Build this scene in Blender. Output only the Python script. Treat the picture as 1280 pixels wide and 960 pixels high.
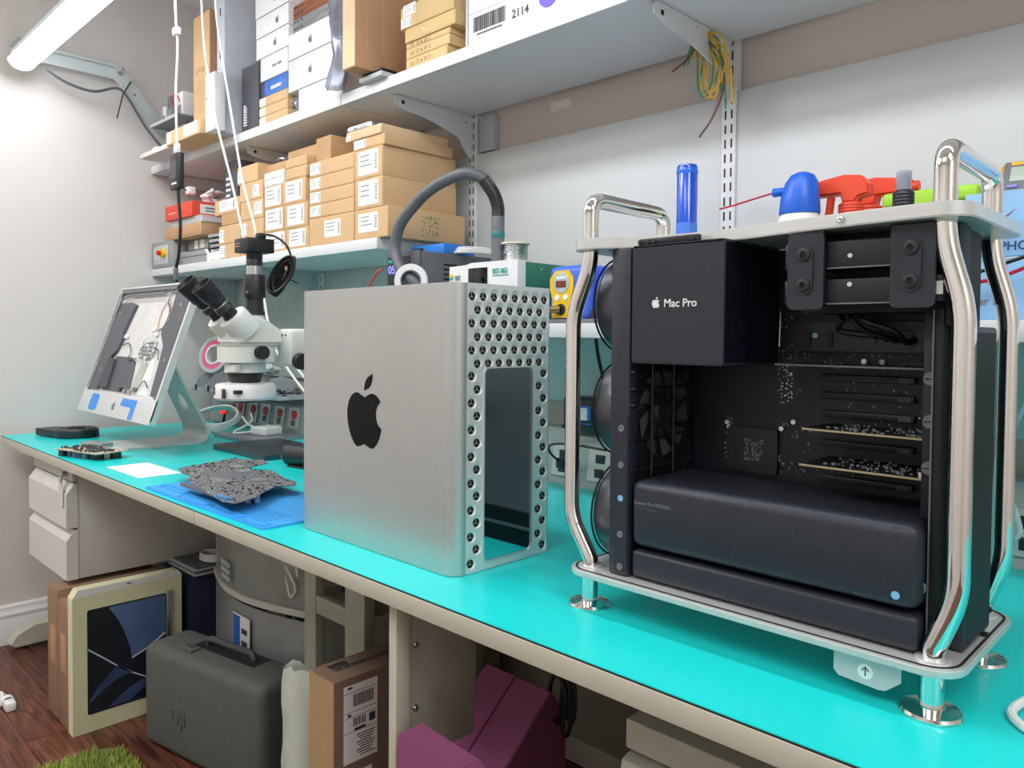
import bpy, bmesh, math, random
from mathutils import Vector, Matrix
random.seed(7)
PI = math.pi
for o in list(bpy.data.objects): bpy.data.objects.remove(o)
scn = bpy.context.scene
col = scn.collection
BZ = 0.772            # height of the bench top above the floor; all heights below are relative to the bench top

# ---------------------------------------------------------------- camera
yaw, pitch, roll = 0.7758, -0.0284, 0.0085
fw = Vector((-math.sin(yaw)*math.cos(pitch), math.cos(yaw)*math.cos(pitch), math.sin(pitch)))
rt = Vector((math.cos(yaw), math.sin(yaw), 0)); up = rt.cross(fw)
r2 = rt*math.cos(roll)+up*math.sin(roll); u2 = -rt*math.sin(roll)+up*math.cos(roll)
cd = bpy.data.cameras.new('camera'); cam = bpy.data.objects.new('camera', cd); col.objects.link(cam)
cam.matrix_world = Matrix(((r2.x, u2.x, -fw.x, 1.3257), (r2.y, u2.y, -fw.y, -0.768), (r2.z, u2.z, -fw.z, 0.3706+BZ), (0, 0, 0, 1)))
cd.sensor_width = 36; cd.sensor_fit = 'HORIZONTAL'; cd.lens = 963.1/1280*36; cd.shift_y = -(480-447.28)/1280
cd.clip_start = .02; cd.clip_end = 50
scn.camera = cam
# ---------------------------------------------------------------- world and light
w = bpy.data.worlds.new('world'); scn.world = w; w.use_nodes = True
w.node_tree.nodes['Background'].inputs[0].default_value = (.9, .95, 1, 1)
w.node_tree.nodes['Background'].inputs[1].default_value = .25
TUBE = 17.0           # strength of the bench tube lights
ROOM = 30.0           # power of each ceiling lamp of the room
for i, (x, y, k_) in enumerate(((-.9, -1.25, .95), (.9, -1.75, .40), (2.5, -.9, .75))):
    ld = bpy.data.lights.new('ceiling_lamp', 'AREA'); ld.shape = 'RECTANGLE'; ld.size = 1.15; ld.size_y = .55; ld.energy = ROOM*k_; ld.color = (1, .99, .97)
    lo = bpy.data.objects.new('ceiling_lamp', ld); col.objects.link(lo); lo.location = (x, y, 2.48)
scn.view_settings.view_transform = 'Standard'; scn.view_settings.look = 'None'
scn.view_settings.exposure = 0.14; scn.view_settings.gamma = 1; scn.view_settings.use_curve_mapping = False

# ---------------------------------------------------------------- materials
def lin(h):
    h = h.lstrip('#'); v = [int(h[i:i+2], 16)/255 for i in (0, 2, 4)]
    return tuple((c/12.92 if c <= .04045 else ((c+.055)/1.055)**2.4) for c in v)+(1,)
MATS = {}
def mat(name, hexc, rough=.5, metal=0, noise=.06, scale=20, bump=0, bscale=200, emit=0, alpha=1, stretch=None, coat=0, spec=.5):
    if name in MATS: return MATS[name]
    m = bpy.data.materials.new(name); m.use_nodes = True; nt = m.node_tree; b = nt.nodes['Principled BSDF']
    c = lin(hexc)
    b.inputs['Roughness'].default_value = rough; b.inputs['Metallic'].default_value = metal
    b.inputs['Specular IOR Level'].default_value = spec
    if coat: b.inputs['Coat Weight'].default_value = coat; b.inputs['Coat Roughness'].default_value = .15
    tc = nt.nodes.new('ShaderNodeTexCoord')
    vec = tc.outputs['Object']
    if stretch:
        mp = nt.nodes.new('ShaderNodeMapping'); mp.inputs['Scale'].default_value = stretch
        nt.links.new(vec, mp.inputs['Vector']); vec = mp.outputs['Vector']
    if noise:
        n = nt.nodes.new('ShaderNodeTexNoise'); n.inputs['Scale'].default_value = scale; n.inputs['Detail'].default_value = 4
        r = nt.nodes.new('ShaderNodeValToRGB')
        r.color_ramp.elements[0].position = .3; r.color_ramp.elements[1].position = .7
        r.color_ramp.elements[0].color = tuple(max(0, x*(1-noise)) for x in c[:3])+(1,)
        r.color_ramp.elements[1].color = tuple(min(1, x*(1+noise)) for x in c[:3])+(1,)
        nt.links.new(vec, n.inputs['Vector']); nt.links.new(n.outputs['Fac'], r.inputs['Fac']); nt.links.new(r.outputs['Color'], b.inputs['Base Color'])
    else: b.inputs['Base Color'].default_value = c
    if bump:
        n2 = nt.nodes.new('ShaderNodeTexNoise'); n2.inputs['Scale'].default_value = bscale; n2.inputs['Detail'].default_value = 3
        bp = nt.nodes.new('ShaderNodeBump'); bp.inputs['Strength'].default_value = bump; bp.inputs['Distance'].default_value = .003
        nt.links.new(vec, n2.inputs['Vector']); nt.links.new(n2.outputs['Fac'], bp.inputs['Height']); nt.links.new(bp.outputs['Normal'], b.inputs['Normal'])
    if emit:
        b.inputs['Emission Color'].default_value = c; b.inputs['Emission Strength'].default_value = emit
    if alpha < 1: b.inputs['Alpha'].default_value = alpha
    MATS[name] = m; return m
m_wall = mat('painted_wall', '#DDD8D5', .85, noise=.02, scale=4, bump=.25, bscale=60)
m_wallb = mat('back_wall_paint', '#CFC4BC', .8, noise=.03, scale=3)
m_panel = mat('white_wall_panel', '#CBCECF', .45, noise=.015, scale=3)
m_ceil = mat('ceiling_paint', '#EDEBE8', .9, noise=.02)
m_white = mat('white_paint', '#E9E9E9', .4, noise=.02)
m_shelf = mat('shelf_laminate', '#DFE0E2', .5, noise=.015)
m_gshelf = mat('grey_steel', '#B9C1C3', .45, noise=.03)
m_beige = mat('beige_laminate', '#BEBCAB', .5, noise=.03)
m_green = mat('grey_green_steel', '#AEB2A2', .5, noise=.03)
m_teal = mat('teal_rubber', '#1CD6D4', .30, noise=.03, scale=6, spec=.4)
m_blackedge = mat('mat_black_layer', '#1C2124', .7)
m_kraft = mat('kraft_card', '#D3AF83', .8, noise=.05, scale=9, bump=.05)
m_kraft2 = mat('kraft_card_dark', '#BF9A70', .8, noise=.06, scale=9)
m_kraft3 = mat('kraft_card_pale', '#DCBE97', .8, noise=.05, scale=9)
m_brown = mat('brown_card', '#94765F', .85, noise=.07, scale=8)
m_kraft4 = mat('carton_brown', '#BC9270', .85, noise=.07, scale=10)
m_label = mat('label_paper', '#F0F0EE', .6, noise=.01)
m_print = mat('printed_ink', '#3A3A3C', .7, noise=0)
m_ink = mat('ink_grey', '#77787C', .7, noise=0)
m_alu = mat('brushed_aluminium', '#C6C9C8', .46, .85, noise=.02, scale=40)
m_alu2 = mat('satin_aluminium', '#DADCDB', .36, .55, noise=.02)
m_chrome = mat('polished_steel', '#E8E6E2', .06, 1, noise=.01)
m_black = mat('black_metal', '#141823', .42, noise=.1, scale=60)
m_blackm = mat('black_matte', '#080A0E', .6, noise=.1)
m_speck = mat('black_anodised', '#2C303A', .42, .2, noise=.12, scale=300, bump=.08, bscale=900)
m_dark = mat('dark_plastic', '#24262A', .4, noise=.08)
m_pcb = mat('black_pcb', '#0A0F1B', .5, noise=.15, scale=90)
m_grey = mat('mid_grey_plastic', '#6D7076', .5, noise=.05)
m_dgrey = mat('dark_grey_card', '#4A4C52', .6, noise=.05)
m_scope = mat('scope_enamel', '#DDE3DD', .28, noise=.01, coat=.3)
m_blue = mat('blue_box', '#2E6FC8', .5, noise=.03)
m_glass = mat('dark_glass', '#07080B', .08, noise=0)
m_screen = mat('grey_glass', '#6E757B', .12, noise=.05, scale=3)
m_wire = mat('white_cable', '#EDEDEB', .4, noise=.01)
m_bwire = mat('black_cable', '#17181A', .45, noise=.05)
m_red = mat('red_plastic', '#D8261E', .4, noise=.03)
m_yellow = mat('yellow_plastic', '#EDC21C', .4, noise=.03)
m_orange = mat('orange_plastic', '#EA4A2C', .4, noise=.03)
m_cblue = mat('cobalt_plastic', '#1E63D8', .35, noise=.03)
m_teal2 = mat('teal_print', '#1FA39A', .5, noise=0)
m_sticker = mat('blue_dot_sticker', '#7FBDE8', .5, noise=0)
m_gold = mat('pcb_edge', '#A99C78', .5, noise=.05)
m_silver = mat('silver_metal', '#C8CBCE', .28, 1, noise=.03)
m_copper = mat('copper_metal', '#C98A70', .3, 1, noise=.03)
m_lamp = mat('lit_diffuser', '#F6FAFF', .5, noise=0, emit=TUBE)

# ---------------------------------------------------------------- mesh helpers
def nb(): return bmesh.new()
def box(bm, x0, x1, y0, y1, z0, z1, bev=0, seg=2):
    v = [bm.verts.new((x, y, z)) for z in (z0, z1) for y in (y0, y1) for x in (x0, x1)]
    fs = [bm.faces.new([v[i] for i in f]) for f in ((0, 2, 3, 1), (4, 5, 7, 6), (0, 1, 5, 4), (2, 6, 7, 3), (0, 4, 6, 2), (1, 3, 7, 5))]
    if bev:
        es = list({e for f in fs for e in f.edges})
        bmesh.ops.bevel(bm, geom=es, offset=bev, segments=seg, affect='EDGES', profile=.5, clamp_overlap=True)
    return bm
def frame_of(d):
    d = d.normalized(); a = Vector((0, 0, 1)) if abs(d.z) < .9 else Vector((1, 0, 0))
    x = a.cross(d).normalized(); return x, d.cross(x)
def cyl(bm, p0, p1, r0, r1=None, seg=20, cap=True):
    r1 = r0 if r1 is None else r1
    p0 = Vector(p0); p1 = Vector(p1); x, y = frame_of(p1-p0)
    a = []; b = []
    for i in range(seg):
        t = 2*PI*i/seg; q = x*math.cos(t)+y*math.sin(t)
        a.append(bm.verts.new(p0+q*r0)); b.append(bm.verts.new(p1+q*r1))
    for i in range(seg):
        j = (i+1) % seg; bm.faces.new((a[i], a[j], b[j], b[i]))
    if cap: bm.faces.new(a[::-1]); bm.faces.new(b)
    return bm
def lathe(bm, prof, p0=(0, 0, 0), axis=(0, 0, 1), seg=24):
    p0 = Vector(p0); ax = Vector(axis).normalized(); x, y = frame_of(ax); rings = []
    for r, h in prof:
        if r < 1e-6: rings.append([bm.verts.new(p0+ax*h)])
        else: rings.append([bm.verts.new(p0+ax*h+(x*math.cos(2*PI*i/seg)+y*math.sin(2*PI*i/seg))*r) for i in range(seg)])
    for A, B in zip(rings, rings[1:]):
        for i in range(seg):
            j = (i+1) % seg
            if len(A) == 1 and len(B) == 1: continue
            if len(A) == 1: bm.faces.new((A[0], B[j], B[i]))
            elif len(B) == 1: bm.faces.new((A[i], A[j], B[0]))
            else: bm.faces.new((A[i], A[j], B[j], B[i]))
    return bm
def smooth_path(pts, n=6, closed=False):
    pts = [Vector(p) for p in pts]; out = []; N = len(pts)
    rng = range(N) if closed else range(N-1)
    for i in rng:
        p1 = pts[i]; p2 = pts[(i+1) % N]
        p0 = pts[i-1] if (i > 0 or closed) else p1*2-p2
        p3 = pts[(i+2) % N] if (i+2 < N or closed) else p2*2-p1
        for k in range(n):
            t = k/n
            out.append(.5*((2*p1)+(p2-p0)*t+(2*p0-5*p1+4*p2-p3)*t*t+(3*p1-p0-3*p2+p3)*t**3))
    if not closed: out.append(pts[-1])
    return out
def fillet(pts, r, n=6):
    pts = [Vector(p) for p in pts]; out = [pts[0]]
    for i in range(1, len(pts)-1):
        a, b, c = pts[i-1:i+2]; u = (a-b); v = (c-b); ru = min(r, u.length*.49, v.length*.49)
        p = b+u.normalized()*ru; q = b+v.normalized()*ru
        for k in range(n+1):
            t = k/n; out.append(p*(1-t)**2+b*2*t*(1-t)+q*t*t)
    out.append(pts[-1]); return out
def tube(bm, pts, r, seg=8, closed=False, cap=True, flat=1):
    pts = [Vector(p) for p in pts]; N = len(pts); rings = []
    t0 = (pts[1]-pts[0]).normalized(); x, y = frame_of(t0)
    for i, p in enumerate(pts):
        if closed: t = (pts[(i+1) % N]-pts[i-1]).normalized()
        else: t = (pts[min(i+1, N-1)]-pts[max(i-1, 0)]).normalized()
        x = (x-t*x.dot(t)); x = x.normalized() if x.length > 1e-6 else frame_of(t)[0]
        y = t.cross(x)
        rr = r[i] if isinstance(r, (list, tuple)) else r
        rings.append([bm.verts.new(p+(x*math.cos(2*PI*k/seg)+y*math.sin(2*PI*k/seg)*flat)*rr) for k in range(seg)])
    L = list(zip(rings, rings[1:]))
    if closed: L.append((rings[-1], rings[0]))
    for A, B in L:
        for k in range(seg):
            j = (k+1) % seg; bm.faces.new((A[k], A[j], B[j], B[k]))
    if cap and not closed: bm.faces.new(rings[0][::-1]); bm.faces.new(rings[-1])
    return bm
def prism(bm, poly, lo, hi, plane='xz'):
    """extrude a 2-D outline: plane xz -> along y, yz -> along x, xy -> along z"""
    f = {'xz': lambda a, b, c: (a, c, b), 'yz': lambda a, b, c: (c, a, b), 'xy': lambda a, b, c: (a, b, c)}[plane]
    A = [bm.verts.new(f(a, b, lo)) for a, b in poly]; B = [bm.verts.new(f(a, b, hi)) for a, b in poly]
    bm.faces.new(A); bm.faces.new(B[::-1])
    for i in range(len(poly)):
        j = (i+1) % len(poly); bm.faces.new((A[i], B[i], B[j], A[j]))
    bmesh.ops.recalc_face_normals(bm, faces=bm.faces[:])
    return bm
def rrect(x0, x1, y0, y1, r, n=5):
    out = []
    for cx, cy, a in ((x1-r, y1-r, 0), (x0+r, y1-r, 90), (x0+r, y0+r, 180), (x1-r, y0+r, 270)):
        for k in range(n+1):
            t = math.radians(a+90*k/n); out.append((cx+r*math.cos(t), cy+r*math.sin(t)))
    return out
def holed(bm, outer, holes, lo, hi, plane='yz'):
    """flat plate with holes cut through, thickness lo..hi along the third axis"""
    f = {'xz': lambda a, b, c: (a, c, b), 'yz': lambda a, b, c: (c, a, b), 'xy': lambda a, b, c: (a, b, c)}[plane]
    loops = []
    es = []
    for L in [outer]+holes:
        vs = [bm.verts.new(f(a, b, lo)) for a, b in L]; loops.append(vs)
        for i in range(len(vs)): es.append(bm.edges.new((vs[i], vs[(i+1) % len(vs)])))
    res = bmesh.ops.triangle_fill(bm, edges=es, use_beauty=True, use_dissolve=False)
    faces = [g for g in res['geom'] if isinstance(g, bmesh.types.BMFace)]
    if hi != lo:
        mp = {}
        for L in loops:
            for v in L:
                p = v.co; q = {'xz': (p.x, hi, p.z), 'yz': (hi, p.y, p.z), 'xy': (p.x, p.y, hi)}[plane]
                mp[v] = bm.verts.new(q)
        for fc in faces: bm.faces.new([mp[v] for v in fc.verts][::-1])
        for L in loops:
            for i in range(len(L)):
                j = (i+1) % len(L); bm.faces.new((L[i], L[j], mp[L[j]], mp[L[i]]))
    bmesh.ops.recalc_face_normals(bm, faces=bm.faces[:])
    return bm
def circ(cx, cy, r, n=20): return [(cx+r*math.cos(2*PI*i/n), cy+r*math.sin(2*PI*i/n)) for i in range(n)]
def mesh_obj(name, bm, m, smooth=True):
    me = bpy.data.meshes.new(name); bm.to_mesh(me); bm.free()
    if smooth:
        me.polygons.foreach_set('use_smooth', [True]*len(me.polygons)); me.set_sharp_from_angle(angle=math.radians(32))
    if m: me.materials.append(m)
    o = bpy.data.objects.new(name, me); col.objects.link(o); return o
def tag(o, label, cat, group=None):
    o['label'] = label; o['category'] = cat
    if group: o['group'] = group
    return o
def T(name, label, cat, loc=(0, 0, 0), rz=0, group=None):
    o = bpy.data.objects.new(name, None); col.objects.link(o); o.empty_display_size = .05
    o.location = (loc[0], loc[1], loc[2]+BZ); o.rotation_euler = (0, 0, rz); return tag(o, label, cat, group)
def P(name, bm, m, parent, label=None, world=False):
    """a part; world=True: coordinates are room coordinates, else local to the thing"""
    root = parent
    while root.parent: root = root.parent
    if world: bm.transform(Matrix.Translation((-root.location.x, -root.location.y, -(root.location.z-BZ))))
    o = mesh_obj(name, bm, m); o.parent = parent
    if label: o['label'] = label
    return o
def W(name, bm, m, parent, label=None): return P(name, bm, m, parent, label, True)
def O(name, bm, m, label, cat, loc=(0, 0, 0), rz=0, group=None):
    o = mesh_obj(name, bm, m); o.location = (loc[0], loc[1], loc[2]+BZ); o.rotation_euler = (0, 0, rz); return tag(o, label, cat, group)
def S(name, bm, m, parent=None):
    o = mesh_obj(name, bm, m)
    if parent: o.parent = parent
    else: o.location = (0, 0, BZ); o['kind'] = 'structure'
    return o
def text(name, s, size, m, parent, loc, face='-y', ext=.0004, sx=1, align='LEFT', tilt=None, bold=.012):
    cu = bpy.data.curves.new('t', 'FONT'); cu.body = s; cu.size = size; cu.extrude = ext; cu.align_x = align
    cu.resolution_u = 3; cu.offset = size*bold
    t = bpy.data.objects.new('t', cu); col.objects.link(t)
    dg = bpy.context.evaluated_depsgraph_get(); me = bpy.data.meshes.new_from_object(t.evaluated_get(dg)); me.name = name
    bpy.data.objects.remove(t)
    me.materials.clear(); me.materials.append(m)
    M = Matrix.Diagonal((sx, 1, 1, 1))
    rot = {'-y': Matrix.Rotation(PI/2, 4, 'X'), '+x': Matrix.Rotation(PI/2, 4, 'Z') @ Matrix.Rotation(PI/2, 4, 'X'), '+z': Matrix.Identity(4)}[face]
    M = rot @ M
    if tilt: M = tilt @ M
    root = parent
    while root.parent: root = root.parent
    M = Matrix.Translation(Vector(loc)-Vector((root.location.x, root.location.y, root.location.z-BZ))) @ M
    me.transform(M)
    o = bpy.data.objects.new(name, me); col.objects.link(o); o.parent = parent; return o
def cm(segs, n=6):
    out = []
    for s in segs:
        q = smooth_path([(a, b, 0) for a, b in s], n); out += [(v.x, v.y) for v in q[:-1]]
    return out
FRUIT = cm([[(.52, .85), (.62, .90), (.74, .925), (.87, .88), (.955, .80)], [(.955, .80), (.865, .71), (.83, .59), (.865, .44), (.985, .34)],
            [(.985, .34), (.92, .18), (.83, .06), (.73, .0), (.62, .015), (.51, .05), (.40, .015), (.29, .0), (.17, .09), (.06, .28), (.005, .50), (.035, .72), (.14, .87), (.28, .925), (.41, .89), (.52, .85)]])
LEAF = cm([[(.50, .965), (.515, 1.07), (.58, 1.18), (.73, 1.26)], [(.73, 1.26), (.725, 1.15), (.655, 1.03), (.50, .965)]])
def fruit(name, parent, x, z, wd, y0, y1, m, plane='xz', tf=None):
    bm = nb()
    for poly in (FRUIT, LEAF): prism(bm, [(x+a*wd, z+b*wd*.98) for a, b in poly], y0, y1, plane)
    if tf: bm.transform(tf)
    return bm

# ================================================================ the setting
FZ = -BZ; CZ = 2.52-BZ; XL = -1.95; XR = 3.3; YW = .80; YF = -2.7
S('wall_left', box(nb(), XL-.1, XL, YF, YW+.1, FZ-.05, CZ), m_wall)
S('wall_back', box(nb(), XL, XR, YW+.012, YW+.1, FZ-.05, CZ), m_wallb)
S('wall_right', box(nb(), XR, XR+.1, YF, YW+.1, FZ-.05, CZ), m_ceil)
S('wall_front', box(nb(), XL, XR, YF-.1, YF, FZ-.05, CZ), m_ceil)
S('ceiling', box(nb(), XL, XR, YF, YW+.1, CZ, CZ+.1), m_ceil)
mf = mat('wood_floor_base', '#3A211B', .5)
fl = S('floor', box(nb(), XL, XR, YF, YW+.1, FZ-.05, FZ-.003), mf)
# planks with their own grain and tone
m_plank = bpy.data.materials.new('floor_plank'); m_plank.use_nodes = True; nt = m_plank.node_tree; b = nt.nodes['Principled BSDF']
oi = nt.nodes.new('ShaderNodeObjectInfo'); tc = nt.nodes.new('ShaderNodeTexCoord'); mp = nt.nodes.new('ShaderNodeMapping'); mp.inputs['Scale'].default_value = (2.2, 26, 1)
ad = nt.nodes.new('ShaderNodeVectorMath'); ad.operation = 'ADD'
nz = nt.nodes.new('ShaderNodeTexNoise'); nz.inputs['Scale'].default_value = 2.2; nz.inputs['Detail'].default_value = 7; nz.inputs['Distortion'].default_value = 1.2
rp = nt.nodes.new('ShaderNodeValToRGB'); rp.color_ramp.elements[0].position = .35; rp.color_ramp.elements[1].position = .68
rp.color_ramp.elements[0].color = lin('#45231C'); rp.color_ramp.elements[1].color = lin('#85503C')
hs = nt.nodes.new('ShaderNodeHueSaturation'); mr = nt.nodes.new('ShaderNodeMapRange'); mr.inputs[3].default_value = .75; mr.inputs[4].default_value = 1.15
nt.links.new(tc.outputs['Object'], mp.inputs['Vector']); nt.links.new(mp.outputs['Vector'], ad.inputs[0]); nt.links.new(oi.outputs['Location'], ad.inputs[1])
nt.links.new(ad.outputs[0], nz.inputs['Vector']); nt.links.new(nz.outputs['Fac'], rp.inputs['Fac']); nt.links.new(rp.outputs['Color'], hs.inputs['Color'])
nt.links.new(oi.outputs['Random'], mr.inputs[0]); nt.links.new(mr.outputs[0], hs.inputs['Value']); nt.links.new(hs.outputs['Color'], b.inputs['Base Color']); b.inputs['Roughness'].default_value = .34
PLK = None
for r_ in range(28):
    y0 = YW-.125*(r_+1); off = (r_ % 3)*.42
    x = XL-off
    while x < XR:
        a, c_ = max(x, XL), min(x+1.26, XR)
        if c_-a > .05 and y0 > YF:
            if PLK is None:
                o = S('plank', box(nb(), 0, 1, 0, .1235, -.003, 0), m_plank, fl); PLK = o.data
            else:
                o = bpy.data.objects.new('plank', PLK); col.objects.link(o); o.parent = fl
            o.location = (a, y0, FZ); o.scale = (c_-a-.0015, 1, 1)
        x += 1.26
# moulded baseboard on the left wall
bb = [(0, FZ), (.020, FZ), (.020, FZ+.085), (.017, FZ+.092), (.017, FZ+.100), (.020, FZ+.103), (.020, FZ+.110), (.014, FZ+.118), (.011, FZ+.128), (.011, FZ+.134), (.006, FZ+.140), (0, FZ+.142)]
S('baseboard_left', prism(nb(), [(XL+a, z) for a, z in bb], YF, YW, 'xz'), m_white)

# ---------------------------------------------------------------- back wall: standards, panels, beam
def panel(x0, x1, z0, z1, label, m=m_panel): return O('wall_panel', box(nb(), x0, x1, YW-.010, YW+.012, z0, z1, .001), m, label, 'panel')
panel(-.352, .448, .20, .904, 'white wall panel between the two slotted wall rails')
panel(.482, 1.9, .20, .912, 'white wall panel right of the wire-wrapped slotted rail')
panel(-1.187, -.388, .20, .904, 'grey wall panel behind the shelf of stacked cartons', mat('grey_panel', '#C3CBC8', .6))
panel(-1.93, -1.223, .20, .60, 'grey wall panel in the room corner behind the tilted screen housing', mat('grey_panel', '#C3CBC8', .6))
panel(-.345, -.285, .909, 1.012, 'narrow lighter grey strip of wall under the upper shelf beside the rail', m_gshelf)  # lighter stretch of the wall itself, built as a thin grey panel
O('paper_patch', box(nb(), -.085, -.01, YW+.010, YW+.013, .978, 1.005), mat('pale_patch', '#E3DAD4', .7), 'small pale paper patch stuck on the brown wall strip', 'paper')
def standard(x, z0, z1, label):
    t = T('wall_rail', label, 'rail', (x, YW-.004, z0), 0, 'slotted shelf rails')
    P('channel', box(nb(), -.017, .017, -.012, .014, 0, z1-z0, .001), m_shelf, t)
    bm = nb(); z = .03
    while z < z1-z0-.03:
        for dx in (-.0075, .0075): box(bm, dx-.0018, dx+.0018, -.0128, -.0115, z, z+.019)
        z += .03175
    P('slots', bm, m_blackm, t)
standard(-.37, .06, 1.6, 'white slotted wall rail beside the carton stack')
standard(.465, .06, 1.6, 'white slotted wall rail with coloured wires hanging at its top')
standard(-1.205, .06, 1.6, 'white slotted wall rail under the carton shelf behind the microscope')
def bracket(x, zt, y0, label, h=.10, m=m_shelf):
    t = T('shelf_bracket', label, 'bracket', (x, YW-.02, zt), 0, 'shelf brackets')
    L = YW-.02-y0
    poly = [(0, 0), (-L, 0), (-L, -.022), (-L+.02, -.03)]
    for k in range(9):
        s = k/8; poly.append((-L*.82*(1-s)-.05*s+.0, -.036-(h*.35)*(s**1.6)))
    poly += [(-.042, -h*.80), (-.034, -h*.95), (-.020, -h*1.10), (-.006, -h*1.22), (0, -h*1.25)]
    P('web', prism(nb(), poly, -.0015, .0015, 'yz'), m, t)
    P('flange', box(nb(), -.009, .009, -L, 0, -.003, -.0006), m, t)
    P('hole', cyl(nb(), (.0015, -L+.028, -.014), (.0022, -L+.028, -.014), .0055), m_blackm, t); P('hole', cyl(nb(), (.0015, -.02, -.022), (.0022, -.02, -.022), .0025), m_blackm, t)
    for k in range(3): P('tab', cyl(nb(), (.0014, -L+.06+k*L*.33, -.004), (.003, -L+.06+k*L*.33, -.004), .006, seg=10), m, t)
bracket(-.37, 1.017, .50, 'curved grey bracket holding the upper shelf above the cartons')
bracket(.465, 1.017, .49, 'upper shelf bracket wrapped with coloured wires')
bracket(-1.205, 1.017, .50, 'upper shelf bracket half hidden behind small cartons')
bracket(-1.205, .600, .50, 'bracket under the carton shelf behind the microscope', .09, m_gshelf)
bracket(-1.88, .600, .50, 'bracket under the carton shelf at the left wall', .09, m_gshelf)
bracket(-1.88, 1.017, .50, 'upper shelf bracket at the left wall', .09)
bracket(.485, .366, .50, 'bracket of the low shelf hidden behind the black tower', .07)
def shelf(label, x0, x1, y0, z0, z1, m=m_shelf):
    t = T('wall_shelf', label, 'shelf', ((x0+x1)/2, (y0+YW)/2, z0), 0, 'white wall shelves')
    W('board', box(nb(), x0, x1, y0+.012, YW-.018, z0+.001, z1-.001), m, t)
    W('front_edge', box(nb(), x0, x1, y0, y0+.0125, z0, z1, .001), m, t)
    return t
shelf('left length of the upper white shelf holding boxes', XL+.005, -.562, .455, 1.017, 1.047)
shelf('right length of the upper white shelf with barcoded white box', -.558, 1.9, .455, 1.017, 1.047)
shelf('middle white shelf stacked with brown cartons', XL+.005, -.385, .455, .602, .632, m_shelf)
shelf('low white shelf carrying soldering equipment behind the computers', -.36, 1.9, .455, .368, .398)

# wires knotted round the right bracket
wt = T('wire_bundle', 'loose bundle of yellow, green and brown wires hung on shelf bracket', 'wires', (.455, .70, .9))
rnd = random.Random(3)
for i, (hx, nm) in enumerate((('#E0B02C', 'yellow'), ('#D9A92A', 'yellow2'), ('#2F8F7E', 'green'), ('#6E4A3C', 'brown'), ('#E3B63A', 'yellow3'), ('#4A8A60', 'green2'))):
    k = i*.9; bx_ = .455+.012*math.cos(k*2); 
    pts = [(bx_-.03-.01*i*.3, .705, .985-.012*(i % 3)), (bx_-.005, .69, 1.012), (bx_+.012+.006*i, .695, .995), (bx_+.022+.004*i, .70, .93), (bx_+.012, .70, .875+.004*i), (bx_-.006, .70, .905), (bx_-.016+.005*i, .697, .97), (bx_-.002, .69, 1.008), (bx_+.03+.004*i, .70, .96-.02*(i % 2)), (bx_+.042+.003*i, .705, .90-.01*i)]
    if nm == 'brown': pts = [(bx_-.09, .70, .955), (bx_-.05, .70, .975), (bx_-.01, .69, 1.0), (bx_+.03, .70, .96), (bx_+.035, .70, .89), (bx_+.01, .70, .835), (bx_-.02, .70, .80)]
    W('wire', tube(nb(), smooth_path(pts, 7), .0022, 6), mat('wire_'+nm, hx, .4, noise=.02), wt)

# ---------------------------------------------------------------- bench tube lights
def light(x0, x1, label):
    t = T('tube_light', label, 'light', ((x0+x1)/2, -.02, 1.31), 0, 'tube lights over the bench')
    W('housing', prism(nb(), [(-.055, 1.335), (.015, 1.335), (.012, 1.365), (-.002, 1.382), (-.038, 1.382), (-.052, 1.365)], x0, x1, 'yz'), m_gshelf, t)
    pr = [(-.02+.042*math.cos(PI+PI*k/14), 1.334+.034*math.sin(PI+PI*k/14)) for k in range(15)]
    W('diffuser', prism(nb(), pr, x0+.004, x1-.004, 'yz'), m_lamp, t, 'glowing white diffuser')
    for xe in (x0, x1-.004): W('end_cap', prism(nb(), [(-.02+.044*math.cos(PI+PI*k/10), 1.334+.036*math.sin(PI+PI*k/10)) for k in range(11)], xe, xe+.004, 'yz'), m_white, t)
    if x0 > -1:
        for xh in (x0+.2, x1-.2): W('hanger_rod', cyl(nb(), (xh, -.02, 1.38), (xh, -.02, CZ), .005, seg=8), m_gshelf, t)
    return t
light(-1.862, -.66, 'glowing tube light hanging over the far end of the bench')
light(-.62, .60, 'tube light over the middle of the bench')
light(.64, 1.86, 'tube light over the near end of the bench')
def arm(x, label, cable=True):
    t = T('strut_bracket', label, 'bracket', (x, .2, 1.25))
    # strut channel carrying the lamp, then the diagonal down to the upper shelf
    W('channel', prism(nb(), [(-.05, 1.388), (-.05, 1.402), (.325, 1.402), (.325, 1.345), (.312, 1.345), (.312, 1.388)], x-.02, x+.02, 'yz'), m_gshelf, t)
    W('channel_side', box(nb(), x+.016, x+.02, -.05, .325, 1.345, 1.39), m_gshelf, t)
    a = Vector((0, .285, 1.385)); b_ = Vector((0, .57, 1.055)); d = (b_-a).normalized(); n = Vector((0, -d.z, d.y))*.024
    q = [a+n, b_+n, b_-n, a-n]
    W('diagonal', prism(nb(), [(p.y, p.z) for p in q], x+.021, x+.030, 'yz'), m_gshelf, t)
    W('bolt', cyl(nb(), (x+.03, .305, 1.368), (x+.036, .305, 1.368), .009, seg=12), m_silver, t)
    W('slot_hole', cyl(nb(), (x+.030, .36, 1.298), (x+.0306, .36, 1.298), .004, seg=8), m_blackm, t)
    if cable:
        W('power_cable', tube(nb(), smooth_path([(x+.04, .05, 1.318), (x+.04, .12, 1.285), (x+.04, .21, 1.275), (x+.04, .29, 1.305), (x+.04, .33, 1.28), (x+.04, .40, 1.175), (x+.04, .485, 1.085)], 6), .005, 8), mat('grey_cable', '#5A5C60', .5), t)
        W('cable_tie', tube(nb(), [(x+.034, .345, 1.345), (x+.043, .312, 1.285), (x+.045, .29, 1.19)], .0025, 5), m_bwire, t)
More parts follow.
